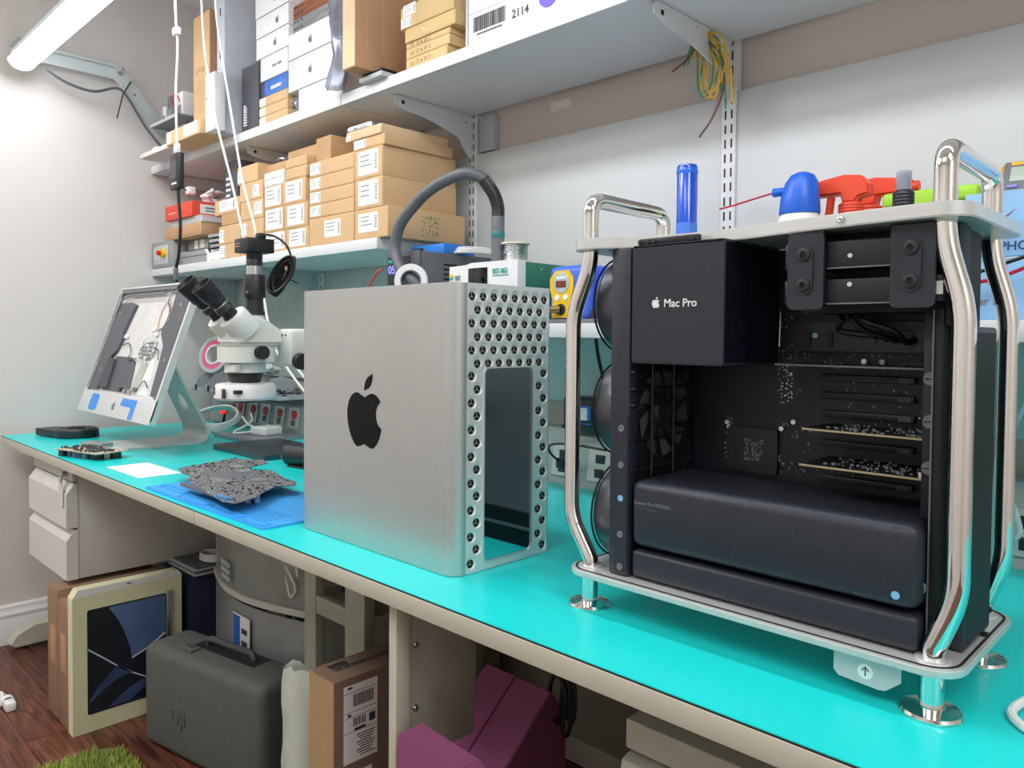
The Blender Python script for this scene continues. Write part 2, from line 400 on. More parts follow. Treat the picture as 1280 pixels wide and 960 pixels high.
arm(-1.885, 'grey slotted steel arm holding the far tube light above the shelf')
O('lamp_clip', box(nb(), -.03, .03, -.03, .03, 0, .05, .004), m_gshelf, 'small grey metal clip on the left wall beside the tube light', 'clip', (XL+.03, .0, 1.375))

# ================================================================ the workbenches
def bench(label, x0, x1, legs):
    t = T('workbench', label, 'workbench', ((x0+x1)/2, .35, FZ), 0, 'beige workbenches in a row')
    W('top', box(nb(), x0, x1, -.082, YW-.012, -.028, -.0035), m_beige, t)
    W('front_band', box(nb(), x0, x1, -.0875, -.082, -.030, -.003, .001), m_beige, t)
    for lx in legs:
        leg = W('leg_column', box(nb(), lx, lx+.028, .28, .46, FZ+.07, -.028, .003), m_beige, t)
        W('foot', prism(nb(), [(-.075, FZ+.025), (-.055, FZ+.055), (.0, FZ+.080), (.74, FZ+.085), (.76, FZ+.05), (.76, FZ+.025), (-.06, FZ+.014)], lx-.012, lx+.045, 'yz'), m_beige, t)
        for fy in (-.035, .70): W('leveller', lathe(nb(), [(0, .0), (.018, 0), (.020, .004), (.008, .009), (.006, .03), (0, .03)], (lx+.016, fy, FZ)), m_silver, t)
    return t
bench('left workbench against the wall, with drawer pedestal under it', -1.90, -.272, [-1.885])
b2 = bench('right workbench carrying the silver cover and the black tower', -.270, 1.90, [])
# front post and slotted side panel of the right bench
W('front_post', box(nb(), .372, .392, -.062, -.035, FZ, -.028, .003), m_beige, b2)
W('side_panel', box(nb(), .376, .384, -.035, .108, -.30, -.03, .002), mat('grey_beige_panel', '#A8A698', .5), b2)
for z in (-.115, -.215): W('screw', lathe(nb(), [(0, .004), (.004, .0035), (.006, 0)], (.384, -.018, z), (1, 0, 0), 10), m_silver, b2)
W('rear_leg', box(nb(), -.25, -.19, .68, .74, FZ, -.028, .003), m_beige, b2)
W('rear_leg', box(nb(), 1.80, 1.86, .68, .74, FZ, -.028, .003), m_beige, b2)
W('rear_leg', box(nb(), 1.80, 1.86, -.06, -.02, FZ, -.028, .003), m_beige, b2)
W('modesty_panel', box(nb(), -.265, 1.88, .76, .775, FZ+.10, -.03), mat('dark_beige_panel', '#8E8A7C', .7), b2)
# the teal mat over both benches
mt = T('bench_mat', 'long glossy teal rubber mat covering the whole workbench', 'mat', (0, .35, -.003))
bm = nb(); box(bm, -1.897, 1.88, -.0855, YW-.012, -.0010, .0); W('mat_top', bm, m_teal, mt)
W('mat_backing', box(nb(), -1.897, 1.88, -.0865, YW-.012, -.0030, -.0012), m_blackedge, mt)

# drawer pedestal hanging under the left bench
m_ped = mat('pedestal_steel', '#C6C5C0', .45, noise=.02)
m_pedw = mat('drawer_front_paint', '#D6D5D1', .4, noise=.02)
pd = T('drawer_pedestal', 'beige steel drawer pedestal with two drawers hung under the bench', 'drawers', (-1.41, .2, -.37))
W('body', box(nb(), -1.615, -1.215, -.035, .46, -.372, -.032, .002), m_ped, pd)
W('top_rail', box(nb(), -1.617, -1.213, -.052, -.035, -.078, -.034, .003), m_ped, pd)
lk = W('lock', cyl(nb(), (-1.262, -.052, -.062), (-1.262, -.066, -.062), .012, seg=16), m_silver, pd)
W('key', prism(nb(), rrect(-1.272, -1.252, -.085, -.06, .006), -.070, -.067), m_silver, lk)
tg = W('key_tag', prism(nb(), rrect(-1.268, -1.232, -.152, -.090, .004), -.073, -.070), mat('clear_tag', '#D8D8DA', .2), lk)
W('key_ring', tube(nb(), [(-1.258+.009*math.cos(2*PI*k/14), -.069, -.088+.010*math.sin(2*PI*k/14)) for k in range(14)], .0012, 6, True), m_silver, lk)
for z0, z1 in ((-.216, -.084), (-.372, -.224)):
    bm = nb()
    prism(bm, [(-.068, z0), (-.036, z0), (-.036, z1), (-.046, z1), (-.068, z1-.030)], -1.617, -1.213, 'yz')
    d = W('drawer', bm, m_pedw, pd)
    W('pull_slot', box(nb(), -1.60, -1.23, -.0405, -.036, z1-.001, z1+.004), m_blackm, d)

# grey cable raceway with outlets along the back of the bench
m_race = mat('raceway_steel', '#A9B2B0', .5, noise=.03)
rw = T('power_raceway', 'grey steel power raceway with outlets along the back of the bench', 'raceway', (0, .74, 0))
W('body', prism(nb(), [(.69, .0005), (.705, .105), (.735, .135), (YW-.013, .135), (YW-.013, .0005)], -1.93, 1.88, 'yz'), m_race, rw)
m_plate = mat('steel_plate', '#C9CCCB', .35, .3, noise=.03)
for i, x in enumerate((-1.66, -1.55, -1.45, -1.34, -1.235, -1.12, .075, .19, .30, .955, 1.06)):
    q = W('outlet_plate', prism(nb(), [(.6885+.0150*z/.105, z) for z in (.022,)]+[(.6885-.004+.0150*z/.105, z) for z in (.022, .098)]+[(.6885+.0150*z/.105, z) for z in (.098,)], x-.036, x+.036, 'yz'), m_plate, rw)
    for z in (.042, .076):
        bm = nb(); y = .6845+.0150*z/.105; box(bm, x-.014, x+.014, y-.0015, y, z-.011, z+.011, .003); W('socket', bm, m_dark if i > 5 else m_grey, q)
    if i < 6:
        z = .072; y = .6845+.0150*z/.105; lathe_b = nb(); lathe(lathe_b, [(0, .003), (.016, .003), (.017, 0)], (x+.004, y-.001, z), (0, -1, .14), 18); W('red_sticker', lathe_b, m_red, q, 'round red sticker')

# ================================================================ silver computer housing
L_, W_, H_ = .45, .218, .4518
cv = T('computer_housing', 'silver aluminium computer housing with black fruit logo and perforated end', 'computer case', (L_/2, W_/2, 0))
def arc(cx, cy, r, a0, a1, n=8): return [(cx+r*math.cos(math.radians(a0+(a1-a0)*k/n)), cy+r*math.sin(math.radians(a0+(a1-a0)*k/n))) for k in range(n+1)]
R1, R2 = .026, .005
outer = arc(L_-R1, R1, R1, 0, -90, 10)+arc(R1, R1, R1, -90, -180, 8)+arc(R1, W_-R1, R1, 180, 90, 8)+arc(L_-R2, W_-R2, R2, 90, 0, 4)
th = .004
inner = arc(L_-R1, R1, R1-th, 0, -90, 10)+arc(R1, R1, R1-th, -90, -180, 8)+arc(R1, W_-R1, R1-th, 180, 90, 8)+arc(L_-R2, W_-R2, R2-th, 90, 0, 4)
bm = nb()
A = [[bm.verts.new((x, y, z)) for x, y in ring] for ring in (outer, inner) for z in (.0008, H_)]
for i in range(len(outer)-1):
    bm.faces.new((A[0][i+1], A[0][i], A[1][i], A[1][i+1])); bm.faces.new((A[2][i], A[2][i+1], A[3][i+1], A[3][i]))
    bm.faces.new((A[1][i], A[3][i], A[3][i+1], A[1][i+1])); bm.faces.new((A[0][i], A[0][i+1], A[2][i+1], A[2][i]))
bmesh.ops.recalc_face_normals(bm, faces=bm.faces[:])
W('shell', bm, m_alu, cv)
W('top_plate', holed(nb(), inner, [rrect(.05, .40, .04, .178, .02)], H_-.006, H_-.002, 'xy'), m_alu, cv)
cut = rrect(.064, .173, .014, .319, .010, 5)
holes = []
for k in range(21):
    z = .4345-.0209*k
    ys = [.0375+.0236*j for j in range(8)] if k % 2 == 0 else [.0495+.0236*j for j in range(7)]
    for y in ys:
        if k > 5 and .0525 < y < .186: continue
        holes.append((y, z, k))
HR = .0101
bm = nb(); holed(bm, [(R1, .0008), (W_-R2, .0008), (W_-R2, H_), (R1, H_)], [cut]+[circ(y, z, HR, 20) for y, z, k in holes], L_-.003, L_, 'yz')
W('vent_face', bm, mat('vent_aluminium', '#E3E5E4', .4, .4, noise=.01), cv, 'perforated end face')
bm = nb(); bd = nb()
for y, z, k in holes:
    dz = -.0032 if k < 6 else -.0012
    rings = []
    for s in range(5):
        r = HR-.0034*(s/4)**1.2; d = .0024*(s/4)**.7
        rings.append([bm.verts.new((L_-d, y+r*math.cos(2*PI*i/20), z+dz*s/4+r*math.sin(2*PI*i/20))) for i in range(20)])
    for A_, B_ in zip(rings, rings[1:]):
        for i in range(20): bm.faces.new((A_[i], A_[(i+1) % 20], B_[(i+1) % 20], B_[i]))
    rr = HR-.0034; d = .0024
    # three-lobed opening: a dark disc crossed by thin bars
    lathe(bd, [(0, 0), (rr, 0), (rr, .001)], (L_-d-.0004, y, z+dz), (1, 0, 0), 14)
    for q in range(3):
        a = math.radians(90+120*q); c0 = Vector((L_-d-.0003, y, z+dz)); 
        cyl(bm, c0, c0+Vector((0, math.cos(a)*rr, math.sin(a)*rr)), .00028, seg=5)
vb = W('vent_bowls', bm, mat('bowl_aluminium', '#E2E4E2', .5, .35, noise=.01), cv); vb['kind'] = 'stuff'
vh = W('vent_openings', bd, m_blackm, cv); vh['kind'] = 'stuff'
bm = nb(); holed(bm, rrect(.0612, .1758, .0115, .3215, .012, 6), [cut], L_-.002, L_+.0016, 'yz'); W('port_frame', bm, m_alu2, cv)
W('liner', box(nb(), .01, .43, W_-.0075, W_-.0042, .062, .44), m_screen, cv, 'dark grey inner panel')
W('liner_end', box(nb(), .0045, .008, .01, .20, .062, .44), m_screen, cv)
W('inner_rail', box(nb(), .01, .43, W_-.010, W_-.0042, .002, .058), m_blackm, cv)
W('inner_line', box(nb(), .01, .43, W_-.0112, W_-.010, .030, .036), m_grey, cv)
W('logo', fruit('logo', cv, .165, .1765, .1035, -.0006, .001, None), mat('logo_black', '#06060A', .2, noise=0, spec=.15), cv, 'glossy black fruit logo')
W('seam', box(nb(), .4215, .4218, -.0002, .001, .001, H_-.002), m_gshelf, cv)

# ================================================================ open black tower
tw = T('computer_tower', 'open black computer tower with chrome handles on round feet', 'computer', (.88, .153, 0))
FT = [(.664, .064), (1.096, .064), (1.096, .2416), (.664, .2416)]
for x, y in FT:
    f = W('foot', lathe(nb(), [(0, 0), (.0285, 0), (.029, .002), (.0275, .005), (.013, .0075), (.0115, .009), (.0115, .046), (0, .046)], (x, y, .0002), seg=32), m_chrome, tw)
def tray(x0, x1, y0, y1, r): return rrect(x0, x1, y0, y1, r, 8)
bm = nb(); prism(bm, tray(.638, 1.127, .034, .272, .034), .046, .0545, 'xy'); bmesh.ops.bevel(bm, geom=[e for e in bm.edges if abs(e.verts[0].co.z-e.verts[1].co.z) < 1e-6], offset=.0015, segments=2, affect='EDGES')
W('base_plate', bm, m_alu2, tw)
bm = nb(); holed(bm, tray(.643, 1.122, .039, .267, .030), [tray(.6455, 1.1195, .0415, .2645, .028)], .0544, .0552, 'xy'); W('gasket', bm, m_blackm, tw)
top = [(.640, .075)]+arc(.668, .066, .029, 190, 275, 8)+[(.69, .040), (.706, .050), (.725, .064), (.80, .078), (.88, .074), (.95, .056), (1.03, .042), (1.075, .037)]+arc(1.097, .064, .029, -90, 0, 8)+arc(1.097, .243, .029, 0, 90, 8)+arc(.668, .243, .029, 90, 180, 8)
bm = nb(); prism(bm, top, .487, .5015, 'xy'); bmesh.ops.bevel(bm, geom=[e for e in bm.edges if abs(e.verts[0].co.z-e.verts[1].co.z) < 1e-6], offset=.0012, segments=2, affect='EDGES')
W('top_plate', bm, m_alu2, tw)
W('top_rail', box(nb(), .742, .83, .058, .066, .488, .4965, .0015), m_black, tw)
for x in (.745, .757, .766, .822): W('rail_screw', lathe(nb(), [(0, .002), (.003, .0015), (.0035, 0)], (x, .058, .492), (0, -1, 0), 10), m_dark, tw)
for x in (1.005, 1.066): W('plate_screw', lathe(nb(), [(.001, .0005), (.002, .0014), (.0036, .001), (.0038, 0)], (x, .044-(.004 if x > 1.05 else 0), .494), (0, -1, 0), 12), m_silver, tw)
for side, xb, xo in (('l', .665, .630), ('r', 1.097, 1.117)):
    xt = .659 if side == 'l' else 1.098
    up_ = [(xb, .064, .053), (xb, .064, .064), (xo, .064, .118), (xo, .064, .402), (xt, .064, .468), (xt, .064, .558)]
    dn = [(x, .2416, z) for x, y, z in up_[::-1]]
    pts = fillet(up_+dn, .022, 6)
    h = W('handle', tube(nb(), pts, .0108, 18), m_chrome, tw, 'polished chrome handle tube')
    for y in (.064, .2416):
        W('collar', lathe(nb(), [(.0108, .0), (.0165, 0), (.0165, .002), (.0108, .0025)], (xb, y, .0545), seg=24), m_alu2, h)
        W('upper_collar', lathe(nb(), [(.0108, .0), (.0135, 0), (.0135, .0015), (.0108, .002)], (xt, y, .5015), seg=24), m_alu2, h)
# fan side
W('fan_wall', box(nb(), .700, .731, .074, .21, .056, .486, .002), m_blackm, tw)
fp = W('front_panel', box(nb(), .702, .733, .055, .075, .0555, .487, .003), m_speck, tw)
st = W('screw_strip', prism(nb(), rrect(.712, .7315, .060, .268, .003), .0542, .056), m_speck, fp)
for z in (.250, .202, .110, .067): 
    q = W('screw', lathe(nb(), [(0, .0004), (.002, .0004), (.0035, .0012), (.0045, .0008), (.0047, 0)], (.7215, .0542, z), (0, -1, 0), 14), m_grey, fp)
W('dot_sticker', lathe(nb(), [(0, .0004), (.0042, .0004), (.0042, 0)], (.7215, .0542, .158), (0, -1, 0), 16), m_sticker, fp, 'pale blue dot sticker')
for z in (.416, .268, .121):
    f = W('fan_shroud', lathe(nb(), [(.0, .0), (.050, .0), (.064, .004), (.068, .012), (.069, .05), (.0, .05)], (.651, .145, z), (1, 0, 0), 40), mat('fan_metal', '#5E6066', .34, .75, noise=.05), tw)
    W('rim', tube(nb(), [(.655, .145+.068*math.cos(2*PI*k/40), z+.068*math.sin(2*PI*k/40)) for k in range(40)], .0015, 6, True), m_blackm, f)
# fan seen from inside with its guard
for z in (.268,):
    im = W('impeller', lathe(nb(), [(.0, .008), (.020, .007), (.024, 0)], (.7312, .135, z), (1, 0, 0), 24), m_dark, tw)
    for k in range(9):
        a = 2*PI*k/9; bm = nb()
        c = [(.7315, .022, a), (.7335, .040, a+.28), (.7355, .060, a+.45), (.7325, .061, a+.95), (.7315, .040, a+.75), (.7312, .022, a+.5)]
        bm.faces.new([bm.verts.new((x, .135+r*math.cos(t), z+r*math.sin(t))) for x, r, t in c])
        bmesh.ops.solidify(bm, geom=bm.faces[:], thickness=.0012); W('blade', bm, m_dgrey, im)
gd = W('fan_guard', box(nb(), .733, .738, .196, .201, .10, .335), m_black, tw)
for z in (.324, .302, .281, .236, .196):
    W('guard_bar', tube(nb(), [(.722 if z > .27 else .737, .056, z), (.737, .06, z), (.739, .198, z+.001)], .0018, 6), m_black, gd)
for y in (.098, .150): W('guard_bar', tube(nb(), [(.740, y, .185), (.740, y, .336)], .0018, 6), m_black, gd)
# processor cooler
ck = W('cooler_shroud', prism(nb(), rrect(.736, .867, .337, .488, .004), .055, .059), m_speck, tw)
W('shroud_top', box(nb(), .736, .867, .055, .198, .4835, .488, .0015), m_speck, ck)
W('shroud_bottom', box(nb(), .736, .867, .055, .198, .337, .3405, .0015), m_speck, ck)
bm = nb(); y = .062
while y < .197:
    box(bm, .74, .8655, y, y+.0011, .341, .483); y += .0052
fn = W('cooling_fins', bm, mat('fin_black', '#232838', .35, .5, noise=.08), ck); fn['kind'] = 'stuff'
W('cooler_core', box(nb(), .745, .835, .066, .19, .345, .48), m_blackm, ck)
W('spring_clip', tube(nb(), [(.869, .196, .41), (.872, .192, .405), (.872, .190, .36), (.869, .196, .352)], .0012, 6), m_silver, ck)
text('model_lettering', 'Mac Pro', .0142, m_label, ck, (.784, .0548, .4085), '-y', .0003, .98)
W('small_logo', fruit('s', ck, .7665, .4075, .0112, .0545, .0555, None), m_label, ck)
# main board and what sits on it
mb = W('main_board', box(nb(), .735, 1.092, .204, .210, .056, .486), m_pcb, tw)
W('chassis_floor', box(nb(), .735, 1.09, .075, .205, .0555, .060), m_blackm, tw)
bk = W('board_bracket', prism(nb(), rrect(.890, 1.047, .355, .391, .005), .192, .204), m_black, tw)
for x, w2, h2 in ((.907, .012, .020), (.937, .008, .020), (.985, .014, .013), (1.005, .014, .013), (1.026, .015, .018)):
    W('connector', prism(nb(), rrect(x-w2/2, x+w2/2, .370-h2/2, .370+h2/2, .002), .190, .193), m_blackm if x < .95 else m_dgrey, bk)
W('dot_sticker', lathe(nb(), [(0, .0004), (.0034, .0004), (.0034, 0)], (.9185, .1915, .3745), (0, -1, 0), 16), m_sticker, bk)
for k, p in enumerate(((.96, 1.0, 0), (.99, 1.015, .004), (1.02, 1.03, .007))):
    W('power_lead', tube(nb(), smooth_path([(.955+.012*k, .17, .404), (.965+.012*k, .16, .392), (p[0], .165, .380), (p[1], .178, .374-p[2]), (p[1]+.005, .19, .370)], 6), .0035, 6), m_bwire, bk)
W('chip_cover', prism(nb(), rrect(.797, .868, .190, .250, .004), .198, .204), m_black, tw)
rnd = random.Random(11)
bm = nb()
for i in range(90):
    x = .822+rnd.random()*.026; z = .206+rnd.random()*.028; s = .0005+rnd.random()*.0008; box(bm, x-s, x+s, .1968, .1985, z-s, z+s)
cc = W('chip_parts', bm, m_ink, tw); cc['kind'] = 'stuff'
def comps(n, x0, x1, z0, z1, y, seed, big=.0016):
    r = random.Random(seed); bm = nb()
    for i in range(n):
        x = r.uniform(x0, x1); z = r.uniform(z0, z1); s = r.uniform(.0004, big); q = r.uniform(.0004, big); box(bm, x-s, x+s, y-.0015, y, z-q, z+q)
    return bm
for args, mm in (((60, .865, .90, .30, .40, .204, 1), m_grey), ((40, .87, .885, .285, .335, .204, 2, .001), m_label), ((50, .90, 1.045, .334, .352, .204, 3), m_ink), ((30, .79, .80, .20, .262, .204, 4), m_ink), ((36, .865, .91, .19, .262, .204, 5, .002), m_grey), ((24, .955, 1.04, .262, .33, .204, 6, .0008), m_label), ((50, .915, 1.05, .19, .21, .204, 7), m_dgrey)):
    q = W('board_parts', comps(*args), mm, mb); q['kind'] = 'stuff'
for x, z in ((.873, .252), (.889, .262), (.997, .343), (.976, .343)): W('capacitor', cyl(nb(), (x, .204, z), (x, .198, z), .0032, seg=14), m_silver if x < .98 else m_label, mb)
for x, z in ((.7937, .254), (.797, .248)): W('capacitor', cyl(nb(), (x, .204, z), (x, .199, z), .003, seg=12), m_label, mb)
for z in (.322, .300, .277, .240, .196):
    s = W('slot', box(nb(), .925, 1.035, .194, .204, z-.004, z+.004, .001), m_black, mb)
    W('slot_groove', box(nb(), .928, 1.016, .1935, .1945, z-.001, z+.001), m_blackm, s)
    W('slot_latch', box(nb(), 1.018, 1.032, .1925, .1945, z-.003, z+.003), m_dgrey, s)
for z, x0, x1, y0 in ((.3385, .893, 1.074, .135), (.2645, .936, 1.082, .118), (.2235, .938, 1.082, .108)):
    cdn = W('expansion_card', box(nb(), x0, x1, y0, .196, z-.0008, z+.0008), m_pcb, tw)
    W('card_edge', box(nb(), x0, x1, y0-.0006, y0+.0002, z-.0011, z+.0011), m_gold if z < .3 else m_grey, cdn)
    if z < .3:
        r = random.Random(int(z*1e4)); bm = nb()
        for i in range(70):
            x = r.uniform(x0+.02, x1-.012); y = r.uniform(y0+.004, .19); s = r.uniform(.0006, .002); box(bm, x-s, x+s, y-s, y+s, z+.0008, z+.0008+r.uniform(.0008, .003))
        q = W('card_parts', bm, m_grey, cdn); q['kind'] = 'stuff'
        W('port', box(nb(), x1-.016, x1, y0+.002, y0+.016, z+.0008, z+.007), m_silver, cdn)
rc = W('bracket_column', box(nb(), 1.072, 1.086, .098, .205, .185, .40, .001), m_black, tw)
for z in (.330, .286, .238, .120):
    q = W('thumb_screw', lathe(nb(), [(0, .004), (.0065, .004), (.0072, .003), (.0072, 0)], (1.080, .098 if z > .15 else .075, z), (0, -1, 0), 18), m_grey, tw)
    W('screw_slot', box(nb(), 1.0745, 1.0855, (.0935 if z > .15 else .0705), (.0942 if z > .15 else .0712), z-.0006, z+.0006), m_blackm, q)
W('rear_frame', box(nb(), 1.0865, 1.096, .078, .21, .056, .402, .001), m_blackm, tw)
W('frame_edge', box(nb(), 1.086, 1.0875, .0765, .0785, .06, .40), m_grey, tw)
# graphics module
gm = W('graphics_module', box(nb(), .736, 1.0845, .055, .198, .098, .185, .013, 6), m_speck, tw)
text('module_lettering', 'Radeon Pro W5700X', .0066, m_grey, gm, (.743, .0548, .1545), '-y', .0002, .95)
text('module_lettering', 'MPX Module', .0066, m_dgrey, gm, (.743, .0548, .1475), '-y', .0002, .95)
W('dot_sticker', lathe(nb(), [(0, .0004), (.0042, .0004), (.0042, 0)], (1.0635, .0552, .112), (0, -1, 0), 16), m_sticker, gm)
r = random.Random(5); bm = nb()
for i in range(110):
    x = r.uniform(.75, 1.08); z = r.uniform(.1, .176); s = r.uniform(.00015, .0004); box(bm, x-s, x+s, .0546, .0552, z-s, z+s)
q = W('dust_specks', bm, m_ink, gm); q['kind'] = 'stuff'
W('lower_cover', box(nb(), .736, 1.084, .058, .198, .0562, .093, .007, 4), m_speck, tw)
# drive cage
dc = W('drive_cage', box(nb(), .938, 1.098, .11, .20, .400, .486), m_blackm, tw)
for z0, z1 in ((.446, .4745), (.408, .434)):
    q = W('drive', box(nb(), .938, 1.098, .062, .112, z0, z1, .001), m_black, dc)
    W('drive_screw', lathe(nb(), [(0, .0002), (.0012, .0002), (.0014, .0012), (.0024, .0008), (.0025, 0)], (1.009, .062, (z0+z1)/2-.002 if z0 > .43 else z1-.006), (0, -1, 0), 12), m_label, q)
    W('drive_lip', box(nb(), .985, 1.05, .0612, .0622, z0-.0008, z0+.0008), m_grey, q)
W('drive_label', box(nb(), 1.092, 1.0985, .0608, .0622, .415, .428), m_label, dc)
for x0, x1 in ((.945, .9845), (1.052, 1.0935)):
    bm = nb(); prism(bm, rrect(x0, x1, .402, .4855, .006), .0535, .058); q = W('cage_bracket', bm, m_speck, dc)
    W('bracket_return', box(nb(), x0, x0+.003 if x0 < 1 else x0+.003, .058, .066, .403, .485), m_speck, q)
    W('bracket_fold', box(nb(), x0, x1, .0535, .10, .4835, .4862, .001), m_speck, q)
    xm = (x0+x1)/2-.001
    W('emboss', prism(nb(), rrect(xm-.0095, xm+.0095, .418, .472, .0094), .0515, .054), m_speck, q)
    for z in (.4615, .4285):
        s = W('screw', lathe(nb(), [(0, .0008), (.003, .0008), (.0034, .003), (.0072, .0022), (.0078, 0)], (xm, .0515, z), (0, -1, 0), 20), m_dark, q)
        bm = nb(); box(bm, xm-.0026, xm+.0026, .0498, .0506, z-.0006, z+.0006); box(bm, xm-.0006, xm+.0006, .0498, .0506, z-.0026, z+.0026); W('cross_slot', bm, m_blackm, s)
# rear end slab
rs = W('rear_slab', box(nb(), 1.0965, 1.1155, .098, .198, .056, .384, .003), m_speck, tw)
W('slab_face', box(nb(), 1.1150, 1.1160, .104, .193, .062, .378), m_blackm, rs)
W('rear_strip', box(nb(), 1.0965, 1.108, .078, .118, .384, .486, .002), m_blackm, tw)
W('latch_slot', box(nb(), 1.111, 1.119, .165, .180, .0544, .0556, .0004), m_blackm, tw)
W('plate_catch', box(nb(), 1.02, 1.06, .214, .26, .405, .486), m_blackm, tw)
# pull tag under the base plate
pt_ = W('pull_tag', prism(nb(), [(1.006, .0462), (1.006, .022), (1.011, .0165), (1.052, .0135), (1.058, .0145), (1.073, .0270), (1.073, .0462)], .048, .0486), mat('frosted_film', '#B9C2C4', .3, noise=.03), tw, 'frosted pull tag with arrow')
dk = W('tag_dot', lathe(nb(), [(0, .0003), (.0078, .0003), (.0078, 0)], (1.0385, .048, .0285), (0, -1, 0), 24), m_label, pt_)
bm = nb(); box(bm, 1.0379, 1.0391, .0474, .0477, .0238, .0330)
for sg in (-1, 1): cyl(bm, (1.0385, .04755, .0330), (1.0385+sg*.0034, .04755, .0292), .0006, seg=6)
W('arrow', bm, m_dgrey, dk)

# ================================================================ boxes on the shelves
def sticker(parent, x0, x1, z0, z1, y, rows=3, bar=True, face='-y', xs=None):
    bm = nb()
    if face == '-y': box(bm, x0, x1, y-.0008, y, z0, z1)
    else: box(bm, xs, xs+.0008, x0, x1, z0, z1)
    s = W('sticker', bm, m_label, parent)
    bm = nb(); w_, h_ = x1-x0, z1-z0; r = random.Random(int(abs(x0*1000+z0*100)))
    for k in range(rows):
        zz = z1-h_*(.22+.62*k/max(1, rows)); ww = w_*r.uniform(.3, .6)
        a, b2_ = x0+w_*.12, x0+w_*.12+ww
        if face == '-y': box(bm, a, b2_, y-.0011, y-.0007, zz, zz+h_*.045)
        else: box(bm, xs+.0007, xs+.0011, a, b2_, zz, zz+h_*.045)
    if bar:
        for k in range(9):
            zz = z0+h_*(.18+.66*k/9)
            if face == '-y': box(bm, x1-w_*.16, x1-w_*.05, y-.0011, y-.0007, zz, zz+h_*(.03 if k % 2 else .045))
            else: box(bm, xs+.0007, xs+.0011, x1-w_*.16, x1-w_*.05, zz, zz+h_*.035)
    p = W('print', bm, m_ink, s); p['kind'] = 'stuff'
    return s
def carton(label, x0, x1, y0, y1, z0, z1, m=None, st=(), group='brown cartons on the middle shelf', name='carton', cat='box', lid=True, bev=.0012):
    m = m or m_kraft
    t = T(name, label, cat, ((x0+x1)/2, (y0+y1)/2, z0), 0, group)
    W('body', box(nb(), x0, x1, y0, y1, z0, z1, bev), m, t)
    if lid:
        W('lid_flap', box(nb(), x0+.003, x1-.003, y0-.0007, y0, z0+.003, z1-.0045), m, t)
        W('tab_slot', box(nb(), (x0+x1)/2-.012, (x0+x1)/2+.012, y0-.0010, y0-.0005, z0+.002, z0+.0035), m_kraft2, t)
    for a, b_, c, d in st: sticker(t, x0+(x1-x0)*a, x0+(x1-x0)*b_, z0+(z1-z0)*c, z0+(z1-z0)*d, y0-.0007)
    return t
G = 'brown cartons on the middle shelf'
Y0 = .462
big = (.14, .86, .12, .92); small = (.02, .26, .15, .9)
carton('wide brown carton at shelf level under the four flat cartons, white sticker', -.737, -.503, Y0, .74, .6325, .7140, m_kraft, [(.36, .72, .25, .85)])
e = carton('rightmost bottom carton with green speckled tape on its side', -.498, -.345, Y0, .735, .6325, .7140, m_kraft, [(.12, .72, .22, .86)])
bm = nb(); r = random.Random(2)
for i in range(60):
    y = r.uniform(.575, .635); z = r.uniform(.640, .698); box(bm, -.3452, -.3445, y, y+.004, z, z+.003)
q = W('speckled_tape', bm, mat('green_speckle', '#7E9440', .7), e); q['kind'] = 'stuff'
for nm, z0, z1 in (('lowest', .7145, .7540), ('second lowest', .7545, .7940), ('second highest', .7945, .8360), ('highest', .8365, .8800)):
    carton('flat brown carton with small white sticker, %s of four in the middle column' % nm, -.736, -.503, Y0, .72, z0, z1, m_kraft, [small])
carton('cubic carton with large white sticker, lower of two at right end', -.497, -.369, Y0, .722, .7145, .7970, m_kraft, [big])
carton('cubic carton with large white sticker, upper of two at right end', -.500, -.370, Y0, .720, .7975, .8780, m_kraft, [big])
carton('flat carton with small sticker just above the cubic cartons at right end', -.505, -.361, Y0, .70, .8785, .9080, m_kraft, [(.03, .42, .12, .92)])
carton('topmost flat carton at right end with clear tape, phone lying on it', -.535, -.370, Y0-.004, .69, .9085, .9340, m_kraft3, [(.0, .14, .05, .6)])
ph = T('phone', 'silver phone lying on the topmost carton at the right end', 'phone', (-.478, .508, .9343))
bm = nb(); prism(bm, rrect(-.06, .055, -.05, .03, .012), 0, .015, 'xy'); bmesh.ops.bevel(bm, geom=[e_ for e_ in bm.edges if abs(e_.verts[0].co.z-e_.verts[1].co.z) < 1e-6], offset=.003, segments=3, affect='EDGES'); P('body', bm, m_silver, ph)
P('port', box(nb(), -.02, -.008, -.0505, -.049, .004, .0075, .001), m_blackm, ph)
for x in (-.045, .015, .03): P('speaker_hole', cyl(nb(), (x, -.0505, .0055), (x, -.049, .0055), .0016, seg=8), m_blackm, ph)
carton('tall plain carton on top of the four flat cartons', -.746, -.664, .490, .70, .8805, .9610, m_kraft2)
carton('long plain carton behind, level with the tall plain carton', -.930, -.748, .500, .70, .9125, .9510, m_kraft2)
carton('plain narrow carton above the big-sticker cartons, upper of two', -.882, -.752, Y0, .68, .8835, .9120, m_kraft, [])
carton('plain narrow carton above the big-sticker cartons, lower of two', -.880, -.752, Y0, .68, .8480, .8830, m_kraft, [])
carton('carton with big white sticker, right column, top of three', -.896, -.758, Y0, .68, .7730, .8475, m_kraft, [big])
carton('carton with big white sticker, right column, middle of three', -.884, -.747, Y0, .68, .6975, .7725, m_kraft, [big])
carton('carton with big white sticker, right column, bottom of three', -.872, -.740, Y0, .68, .6325, .6970, m_kraft, [big])
carton('carton with big white sticker, left column, top of three', -1.013, -.900, Y0, .68, .7730, .8435, m_kraft, [(.06, .94, .1, .95)])
carton('carton with big white sticker, left column, middle of three', -1.010, -.888, Y0, .68, .6975, .7725, m_kraft, [(.06, .94, .1, .95)])
carton('carton with big white sticker, left column, bottom of three', -1.008, -.876, Y0, .68, .6325, .6970, m_kraft, [(.06, .94, .1, .95)])
